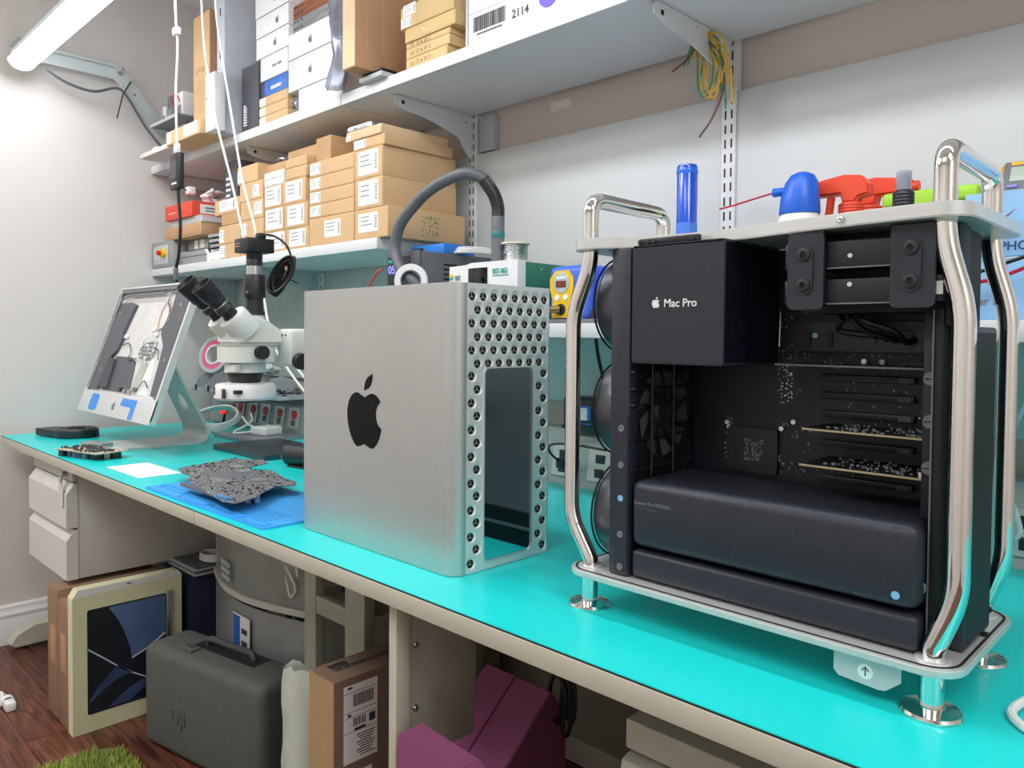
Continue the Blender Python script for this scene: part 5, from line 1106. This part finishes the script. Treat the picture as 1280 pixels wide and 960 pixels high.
for i, (x, y, z, rr, mm, lb) in enumerate(((-1.80, .655, .1990, .078, mat('pink_tape', '#E8688E', .5), 'pink tape roll leaning in the parts bins'), (-1.60, .705, .1980, .056, mat('teal_tape', '#2F8C78', .5), 'green tape roll in the parts bins'))):
    t = T('tape_roll', lb, 'tape', (x, y, z+.012), 0, 'tape rolls in the bins'); ax_ = (.35, -.9, .25); P('tape', lathe(nb(), [(rr*.55, -.01), (rr*.80, -.01), (rr*.80, .01), (rr*.55, .01), (rr*.55, -.01)], (0, 0, rr*.9), ax_, 32), mm, t); P('flange', lathe(nb(), [(rr*.8, -.011), (rr, -.011), (rr, .011), (rr*.8, .011), (rr*.8, -.011)], (0, 0, rr*.9), ax_, 32), m_gshelf, t); P('core', lathe(nb(), [(rr*.45, -.0115), (rr*.55, -.0115), (rr*.55, .0115), (rr*.45, .0115), (rr*.45, -.0115)], (0, 0, rr*.9), ax_, 28), m_white, t)
crumple('plastic_bag', 'clear crumpled plastic bags lying on the parts bins', 'bag', -1.42, .66, .2160, .12, .045, .022, mat('bag_clear', '#CBD6D8', .2, noise=.25, scale=20), 31)
t = T('clamp_light', 'small glowing red light on black clamp under the microscope', 'light', (-1.70, .64, 0)); P('stem', cyl(nb(), (0, 0, .0006), (0, .01, .05), .006, seg=10), m_dark, t); P('base', lathe(nb(), [(0, .0004), (.035, .0004), (.033, .01), (0, .012)], seg=22), m_dark, t); P('lamp', lathe(nb(), [(0, 0), (.014, .0), (.018, .014), (.012, .026), (0, .028)], (0, .01, .05), (0, -.5, .8), 18), mat('red_glow', '#F02020', .4, noise=0, emit=1.6), t); P('arm', tube(nb(), [(0, .01, .05), (.04, .01, .075), (.10, .0, .085)], .008, 8), mat('pink_rubber', '#D8788C', .5), t)
# hanging cables
t = T('usb_meter', 'black USB power meter hanging on a white and black cable', 'meter', (-.69, .05, .74)); P('body', box(nb(), -.028, .028, -.008, .008, 0, .092, .004), m_dark, t); P('screen', box(nb(), -.017, .014, -.0088, -.008, .028, .072), mat('meter_screen', '#3C4450', .15), t); P('logo_strip', box(nb(), -.014, .016, -.0088, -.008, .012, .017), m_label, t)
P('plug', box(nb(), -.010, .010, -.006, .006, .092, .118, .003), m_wire, t); P('white_cable', tube(nb(), smooth_path([(0, 0, .116), (-.006, 0, .25), (.006, 0, .36), (-.006, 0, .46), (-.02, 0, .70), (-.02, -.06, 1.0)], 8), .0032, 7), m_wire, t); P('splice', box(nb(), -.012, .014, -.007, .007, .392, .412, .003), m_wire, t)
P('lower_cable', tube(nb(), smooth_path([(.005, 0, .0), (.012, 0, -.04), (.020, .0, -.10), (.008, .0, -.17), (-.008, .0, -.20)], 8), .0042, 7), m_bwire, t); P('lower_plug', box(nb(), -.018, -.004, -.005, .005, -.232, -.2, .002), m_grey, t)
for nm, pts in (('left', [(-1.02, .25, 1.72), (-1.0, .25, 1.40), (-.975, .25, 1.22), (-.91, .25, 1.02), (-.80, .25, .80), (-.735, .25, .655), (-.66, .25, .50), (-.59, .25, .37), (-.50, .28, .25), (-.36, .34, .10), (-.25, .37, .008)]), ('right', [(-.92, .25, 1.72), (-.905, .25, 1.36), (-.865, .25, 1.19), (-.81, .25, 1.02), (-.735, .25, .80), (-.66, .25, .65), (-.61, .25, .46), (-.565, .25, .375), (-.46, .29, .25), (-.32, .37, .10), (-.20, .40, .008)])):
    O('hanging_cable', tube(nb(), smooth_path(pts, 8), .0034, 7), m_wire, '%s of two long white cables hanging down behind the microscope' % nm, 'cable', group='white hanging cables')
O('usb_cable', tube(nb(), smooth_path([(1.185, .20, .0048), (1.165, .16, .0065), (1.156, .125, .0065), (1.157, .105, .0048), (1.172, .085, .0048), (1.20, .07, .0048)], 8), [.0045]*41, 8), m_wire, 'white cable end lying on the mat at the right edge', 'cable')

# ================================================================ under the bench
# upright cartons and picture box at the left
GU = 'things standing under the bench'
for lb, x0, x1, zt in (('tall dark brown carton standing at the left, nearest the wall', -1.290, -1.192, -.392), ('slightly lower brown carton between the left carton and the picture box', -1.187, -1.094, -.412)):
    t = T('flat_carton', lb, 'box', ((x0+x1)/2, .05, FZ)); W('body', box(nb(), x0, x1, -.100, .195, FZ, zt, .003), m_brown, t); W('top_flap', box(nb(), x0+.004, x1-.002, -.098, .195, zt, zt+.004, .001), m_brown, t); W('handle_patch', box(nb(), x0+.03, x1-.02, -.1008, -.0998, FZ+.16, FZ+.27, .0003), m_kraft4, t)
t = T('picture_box', 'cream screen carton printed with dark blue wavy screen picture', 'box', (-1.07, .05, FZ)); m_cream = mat('cream_card', '#DDDDB8', .6, noise=.03)
bm = nb(); prism(bm, [(-.100, FZ), (.205, FZ), (.205, -.372), (.195, -.358), (-.085, -.358), (-.100, -.380)], -1.090, -1.050, 'yz'); W('body', bm, m_cream, t)
bm = nb(); prism(bm, [(-.100, -.380), (-.085, -.358), (.195, -.358), (.205, -.372)], -1.0502, -1.0496, 'yz'); W('top_bevel', bm, m_white, t)
W('top_mark', box(nb(), -1.0499, -1.0493, .045, .058, -.368, -.365), m_print, t)
pic = W('screen_print', prism(nb(), rrect(-.062, .158, -.722, -.420, .006), -1.0500, -1.0488, 'yz'), mat('navy_screen', '#20262E', .35, noise=.15, scale=5), t, 'dark printed screen')
def band(poly, m, nm='wave'):
    bm = nb(); prism(bm, cm(poly, 5), -1.0489, -1.0484, 'yz'); W(nm, bm, m, pic)
w1, w2_, w3 = mat('wave_blue', '#5B75A4', .35, noise=.3, scale=6), mat('wave_navy', '#3C4F78', .35, noise=.35, scale=6), mat('wave_light', '#C8D2E8', .35)
band([[(-.005, -.425), (.025, -.475), (.05, -.545), (.058, -.585)], [(.058, -.585), (.10, -.568), (.155, -.535)], [(.155, -.535), (.156, -.48), (.155, -.424)], [(.155, -.424), (.07, -.424), (-.005, -.425)]], w1)
band([[(.058, -.587), (.10, -.570), (.155, -.537)], [(.155, -.537), (.155, -.541), (.155, -.544)], [(.155, -.544), (.10, -.575), (.058, -.592)], [(.058, -.592), (.058, -.590), (.058, -.587)]], w3, 'wave_edge')
band([[(-.060, -.53), (-.02, -.565), (.05, -.625), (.155, -.69)], [(.155, -.69), (.155, -.692), (.155, -.694)], [(.155, -.694), (.05, -.630), (-.02, -.570), (-.060, -.535)], [(-.060, -.535), (-.060, -.532), (-.060, -.53)]], w3, 'wave_edge')
band([[(-.056, -.68), (-.03, -.645), (.005, -.610), (.022, -.600)], [(.022, -.600), (.045, -.622), (.06, -.632)], [(.06, -.632), (.02, -.640), (-.02, -.662), (-.056, -.688)], [(-.056, -.688), (-.056, -.684), (-.056, -.68)]], w2_)
band([[(-.005, -.715), (.03, -.688), (.09, -.660), (.155, -.640)], [(.155, -.640), (.155, -.660), (.155, -.672)], [(.155, -.672), (.09, -.690), (.05, -.716)], [(.05, -.716), (.02, -.716), (-.005, -.715)]], w2_)
O('metal_bar', box(nb(), -.004, .004, -.008, .008, 0, .36, .002), m_silver, 'slim silver bar leaning on the printed screen box', 'bar', (-1.043, .166, FZ))
# dark storage box with keyboards
t = T('storage_box', 'dark navy storage box behind the printed screen carton', 'box', (-1.14, .40, FZ)); W('body', box(nb(), -1.245, -1.045, .225, .58, FZ, -.400, .004), mat('navy_plastic2', '#1B2240', .5), t); W('rim', box(nb(), -1.250, -1.040, .220, .585, -.400, -.388, .003), mat('navy_plastic2', '#1B2240', .5), t)
for i, lb in enumerate(('lower grey keyboard stacked on the dark storage box', 'upper grey keyboard stacked on the dark storage box')):
    t = T('keyboard', lb, 'keyboard', (-1.155-.004*i, .30, -.3878+.0135*i), .02*i, 'stacked keyboards'); P('base', box(nb(), -.09, .115, -.06, .06, 0, .007, .002), m_gshelf, t); bm = nb()
    for a_ in range(11):
        for b_ in range(5): box(bm, -.086+.0186*a_, -.071+.0186*a_, -.054+.022*b_, -.036+.022*b_, .007, .0115)
    p = P('keys', bm, m_grey, t); p['kind'] = 'stuff'
t = T('cable_coil', 'small white cable loop on the stacked keyboards', 'cable', (-1.095, .32, -.3600)); bm = nb()
for k in range(3): tube(bm, [((.045-.003*k)*math.cos(2*PI*i/24), (.03)*math.sin(2*PI*i/24), .006+.007*k) for i in range(24)], .005, 7, True)
p = P('loops', bm, m_wire, t); p['kind'] = 'stuff'
# hard case
hc = T('hard_case', 'dark grey moulded carrying case with handle and embossed letters', 'case', (-.655, .165, FZ), math.radians(10.8)); m_case = mat('case_foam', '#585956', .75, noise=.08, scale=50, bump=.25, bscale=350)
bm = nb(); box(bm, -.255, .255, -.090, .060, .001, .283, .028, 5); P('shell', bm, m_case, hc)
P('seam', box(nb(), -.2556, .2556, -.016, -.013, .03, .25), m_dark, hc)
P('handle_recess', box(nb(), -.12, .135, -.022, .035, .281, .2845, .002), m_dark, hc)
P('handle', tube(nb(), fillet([(-.095, .008, .284), (-.085, .008, .300), (.095, .008, .300), (.105, .008, .284)], .012), .009, 10, flat=1), mat('case_handle', '#45474A', .45), hc)
bm = nb(); box(bm, -.135, -.075, -.060, -.028, .282, .289, .002); lt = P('latch', bm, m_case, hc); P('latch_button', box(nb(), -.115, -.09, -.05, -.038, .2885, .2915, .001), m_silver, lt)
text('emboss', 'DJI', .055, m_case, hc, (-.655-.12, .165-.0895, FZ+.10), '-y', .003)
# clear drawer cart
ct = T('drawer_cart', 'translucent plastic drawer cart with curved drawer fronts', 'drawers', (-.745, .42, FZ)); m_clr = mat('smoky_clear', '#BFC2C2', .22, noise=.12, scale=9, alpha=.48); m_frame = mat('cart_frame', '#D3D4CE', .4)
def bow(x0, x1, yb, d, n=12): return [(x0+(x1-x0)*k/n, yb-d*math.sin(PI*k/n)) for k in range(n+1)]
for i, (z0, z1) in enumerate(((-.375, -.060), (-.690, -.395))):
    fr = bow(-1.020, -.470, .300, .055); bk_ = [(x, y+.004) for x, y in fr[::-1]]
    bm = nb(); prism(bm, fr+bk_, z0+.012, z1, 'xy'); d = W('drawer', bm, m_clr, ct, 'clear curved drawer front')
    lip = bow(-1.026, -.464, .296, .062); bm = nb(); prism(bm, lip+[(x, y+.016) for x, y in lip[::-1]], z0-.006, z0+.012, 'xy'); W('drawer_lip', bm, m_frame, d)
    for xx in (-1.018, -.474): W('drawer_side', box(nb(), xx-.002, xx+.002, .305, .64, z0, z1), m_clr, d)
    W('drawer_floor', box(nb(), -1.015, -.476, .305, .64, z0, z0+.004), m_clr, d)
for xx in (-1.040, -.462): W('cart_side', box(nb(), xx, xx+.010, .31, .66, FZ+.02, -.045, .003), m_frame, ct)
W('cart_top', box(nb(), -1.040, -.452, .30, .66, -.052, -.040, .003), m_frame, ct); W('cart_base', box(nb(), -1.040, -.452, .30, .66, FZ+.015, FZ+.06, .004), m_frame, ct)
for xx in (-1.01, -.48): 
    for yy in (.33, .63): W('castor', cyl(nb(), (xx-.01, yy, FZ+.016), (xx+.01, yy, FZ+.016), .016, seg=14), m_dark, ct)
st2 = W('product_sticker', box(nb(), -.775, -.675, .2385, .2398, -.560, -.425), m_label, ct)
W('sticker_blue', box(nb(), -.772, -.732, .2376, .2386, -.556, -.43), m_blue, st2); 
for k in range(3): W('sticker_picture', box(nb(), -.722, -.690, .2376, .2386, -.545+.035*k, -.53+.035*k), m_dgrey, st2)
W('sticker_foot', box(nb(), -.772, -.678, .2374, .2387, -.558, -.548), mat('navy_card', '#1D2C55', .5), st2)
bm = nb()
for a_ in range(3):
    for b_ in range(3): box(bm, -.86+.026*a_, -.842+.026*a_, .243-.004*a_, .2485-.004*a_, -.345+.020*b_, -.331+.020*b_)
p = W('grip_pattern', bm, m_gshelf, ct); p['kind'] = 'stuff'
r = random.Random(33)
for i, (x, z) in enumerate(((-.93, -.25), (-.80, -.20), (-.70, -.23), (-.58, -.24), (-.60, -.52), (-.85, -.55), (-.72, -.55))):
    bm = nb(); bmesh.ops.create_icosphere(bm, subdivisions=2, radius=1)
    for v in bm.verts: k = 1+.25*r.uniform(-1, 1); v.co = Vector((x+v.co.x*.055*k, .40+v.co.y*.06*k, z+v.co.z*.07*k))
    W('stored_bundle', bm, (m_gshelf, m_white, m_wire)[i % 3], ct)
W('stored_cable', tube(nb(), smooth_path([(-.54, .285, -.15), (-.52, .28, -.2), (-.55, .28, -.25), (-.50, .28, -.30), (-.53, .28, -.33), (-.56, .28, -.22), (-.51, .28, -.17), (-.49, .28, -.27)], 7), .004, 6), m_wire, ct)
# steel rack frame
rk = T('steel_rack', 'pale green steel rack frame standing under the bench', 'rack', (-.27, .42, FZ))
for x0, x1, y0 in ((-.405, -.352, .25), (-.222, -.142, .25), (-.405, -.352, .60), (-.222, -.142, .60)): W('post', box(nb(), x0, x1, y0, y0+.03, FZ, -.032, .002), m_green, rk)
for z in (-.325, -.62): W('rail', box(nb(), -.352, -.222, .252, .276, z, z+.045, .002), m_green, rk)
for z in (-.30, -.6): W('shelf', box(nb(), -.404, -.143, .28, .60, z, z+.012), m_green, rk)
t = T('navy_box', 'dark navy box on the steel rack shelf', 'box', (-.275, .44, -.2875)); P('body', box(nb(), -.07, .045, -.12, .13, 0, .20, .003), mat('navy_plastic2', '#1B2240', .5), t); P('lid', box(nb(), -.072, .047, -.122, .132, .20, .215, .003), m_dark, t)
# mailer bag
bm = nb(); NX, NZ = 8, 12; r = random.Random(44); G_ = []
for sgn in (-1, 1):
    g = [[bm.verts.new((-.060+.12*i/(NX-1)+.004*r.uniform(-1, 1), sgn*(.004+.024*math.sin(PI*i/(NX-1))*(.6+.4*math.sin(PI*j/(NZ-1))))+.004*r.uniform(-1, 1), .455*j/(NZ-1)+(.012*r.uniform(-1, 1) if j == NZ-1 else 0))) for i in range(NX)] for j in range(NZ)]
    G_.append(g)
    for j in range(NZ-1):
        for i in range(NX-1): f = (g[j][i], g[j][i+1], g[j+1][i+1], g[j+1][i]); bm.faces.new(f if sgn < 0 else f[::-1])
for j in range(NZ-1):
    for i, k in ((0, 0), (NX-1, 1)): f = (G_[0][j][i], G_[0][j+1][i], G_[1][j+1][i], G_[1][j][i]); bm.faces.new(f)
O('mailer_bag', bm, mat('mailer_poly', '#BFC6BC', .35, noise=.06), 'pale grey-green padded mailer bag standing beside the shipping carton', 'bag', (-.070, .055, FZ+.001), .3)
# shipping carton
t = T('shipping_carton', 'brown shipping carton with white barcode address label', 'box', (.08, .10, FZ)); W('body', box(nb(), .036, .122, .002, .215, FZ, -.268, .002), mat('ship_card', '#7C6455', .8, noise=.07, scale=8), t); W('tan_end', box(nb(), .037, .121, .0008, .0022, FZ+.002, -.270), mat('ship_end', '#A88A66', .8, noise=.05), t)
s = W('address_label', box(nb(), .1222, .1230, .022, .097, -.430, -.283), m_label, t); bm = nb(); r = random.Random(3)
for z0, z1, ya, yb in ((-.325, -.302, .042, .088), (-.362, -.347, .042, .070)):
    y = ya
    while y < yb: w2 = r.choice((.0007, .0012, .002)); box(bm, .1229, .1233, y, y+w2, z0, z1); y += w2+.0012
for z in (-.297, -.334, -.344, -.372): box(bm, .1229, .1232, .022, .097, z-.0004, z+.0004)
for k in range(9): box(bm, .1229, .1232, .05+.004*(k % 3), .092-.003*(k % 4), -.382-.005*k, -.3800-.005*k)
box(bm, .1229, .1233, .078, .092, -.364, -.348); box(bm, .1229, .1233, .030, .040, -.290, -.286); box(bm, .1229, .1233, .030, .038, -.342, -.337); box(bm, .1229, .1233, .045, .07, -.372, -.366)
p = W('label_print', bm, m_print, s); p['kind'] = 'stuff'
s = W('small_label', box(nb(), .1222, .1230, .055, .085, -.50, -.450), m_label, t); bm = nb()
for k in range(7): box(bm, .1229, .1233, .058+.0035*k, .060+.0035*k, -.49, -.46)
p = W('label_print', bm, m_print, s); p['kind'] = 'stuff'
bm = nb(); holed(bm, rrect(.070, .082, .03, .18, .002, 2), [rrect(.0715, .0805, .0315, .1785, .001, 2)], -.2679, -.2674, 'xy')
for k in range(8): box(bm, .073, .079, .036+.018*k, .048+.018*k, -.2679, -.2674)
for k in range(6): box(bm, .05+.003*k, .0515+.003*k, .03, .07, -.2679, -.2674)
p = W('top_print', bm, m_print, t); p['kind'] = 'stuff'
# magenta foam wedges
m_mag = mat('magenta_foam', '#8E4A72', .75, noise=.06, scale=20, bump=.1)
for lb, x0, x1 in (('left of two long magenta foam wedges sloping down to the front', .222, .304), ('right of two long magenta foam wedges with dark side', .306, .396)):
    bm = nb(); prism(bm, [(.290, -.286), (.335, -.34), (.335, FZ), (.085, FZ), (.085, -.455)], x0, x1, 'yz'); bmesh.ops.bevel(bm, geom=bm.edges[:], offset=.002, segments=2, affect='EDGES'); 
    t = T('foam_wedge', lb, 'foam', ((x0+x1)/2, .2, FZ), 0, 'magenta foam wedges'); W('wedge', bm, m_mag, t); W('seam', box(nb(), x0+.002, x1-.002, .3345, .3358, -.60, -.596), mat('magenta_dark', '#6E2A55', .8), t)
t = T('foam_block', 'magenta foam block standing in front of the wedges', 'foam', (.50, -.06, FZ)); bm = nb(); prism(bm, [(.408, FZ), (.60, FZ), (.60, -.262), (.555, -.222), (.424, -.216)], -.084, -.036); bmesh.ops.bevel(bm, geom=bm.edges[:], offset=.003, segments=2, affect='EDGES'); W('block', bm, m_mag, t); W('stitch', box(nb(), .42, .59, -.0365, -.0353, -.40, -.397), mat('magenta_dark', '#6E2A55', .8), t)
# cable loop, board, drawer cabinet
bm = nb()
t = T('cable_loop', 'black cord looped and hanging under the bench edge', 'cord', (.415, .30, -.31)); 
for k, (dx, a_, b_) in enumerate(((-.012, .02, .045), (.006, .012, .055), (.014, .010, .042))):
    W('loop', tube(nb(), [(.415+dx+a_*math.sin(2*PI*i/22), .30+.004*k, -.255-.0*k-b_*(1-math.cos(2*PI*i/22))) for i in range(22)], .0042, 7, True), m_bwire, t)
W('hanger', tube(nb(), [(.415, .302, -.258), (.415, .302, -.030)], .003, 6), m_bwire, t)
t = T('leaning_board', 'brown-grey fabric covered board leaning under the bench', 'board', (.72, .60, FZ)); bm = nb(); box(bm, -.36, .60, -.012, .012, 0, .60, .004); bm.transform(Matrix.Rotation(math.radians(-10), 4, 'X')); P('panel', bm, mat('brown_felt', '#7E736B', .9, noise=.12, scale=40, bump=.3, bscale=300), t); bm = nb(); box(bm, -.37, .61, -.016, .014, .596, .61, .003); bm.transform(Matrix.Rotation(math.radians(-10), 4, 'X')); P('edge_trim', bm, m_brown, t)
t = T('drawer_cabinet', 'beige green steel drawer cabinet at the lower right', 'cabinet', (1.10, .28, FZ)); W('body', box(nb(), .762, 1.45, .045, .55, FZ+.01, -.112, .003), m_green, t); W('top', box(nb(), .759, 1.453, .020, .553, -.148, -.110, .003), m_green, t)
for z0, z1 in ((-.30, -.158), (-.52, -.31), (-.75, -.53)):
    bm = nb(); prism(bm, [(.045, z0), (.018, z0), (.012, z1-.028), (.016, z1-.004), (.030, z1), (.045, z1)], .757, 1.455, 'yz'); d = W('drawer', bm, m_green, t); W('pull', box(nb(), 1.0, 1.2, .008, .016, z1-.06, z1-.045, .002), m_gshelf, d)
W('hinge_mark', box(nb(), .80, .83, .06, .075, -.110, -.1085), m_gshelf, t)
# floor: rug and cable
rg = T('shag_rug', 'green shaggy rug corner on the wooden floor', 'rug', (-.55, -.22, FZ)); bm = nb(); prism(bm, rrect(-.36, .40, -.50, .185, .05), .0008, .012, 'xy'); P('backing', bm, mat('rug_backing', '#6E7A3C', .9), rg)
r = random.Random(55); bm = nb()
for i in range(14000):
    x, y = r.uniform(-.36, .40), r.uniform(-.20, .19)
    if x < -.31 and y > .135: continue
    h_ = r.uniform(.012, .026); a_ = r.uniform(0, 2*PI); l = r.uniform(.004, .014); w2 = .0022
    p0 = Vector((x, y, .010)); p1 = p0+Vector((math.cos(a_)*l, math.sin(a_)*l, h_)); s_ = Vector((-math.sin(a_)*w2, math.cos(a_)*w2, 0))
    v = [bm.verts.new(p) for p in (p0-s_, p0+s_, p1)]; bm.faces.new(v)
p = P('pile', bm, mat('rug_green', '#9DAE52', .9, noise=.3, scale=40), rg); p['kind'] = 'stuff'
t = T('mains_cable', 'white mains plug and cable on the floor at the left edge', 'cable', (-1.395, -.185, FZ)); P('plug', box(nb(), .015, .055, -.014, .014, .001, .028, .005), m_wire, t); P('collar', lathe(nb(), [(.014, 0), (.018, .004), (.018, .012), (.012, .016), (0, .016)], (.015, 0, .018), (-1, 0, 0), 16), m_wire, t)
P('cable', tube(nb(), smooth_path([(0, 0, .016), (-.03, -.01, .008), (-.06, .01, .006), (-.09, -.01, .006), (-.07, -.05, .008), (-.02, -.05, .006), (.0, -.02, .006), (-.05, -.0, .016), (-.10, .0, .008)], 7), .006, 8), m_wire, t); P('second_plug', box(nb(), -.035, .0, -.062, -.035, .001, .026, .005), m_wire, t)
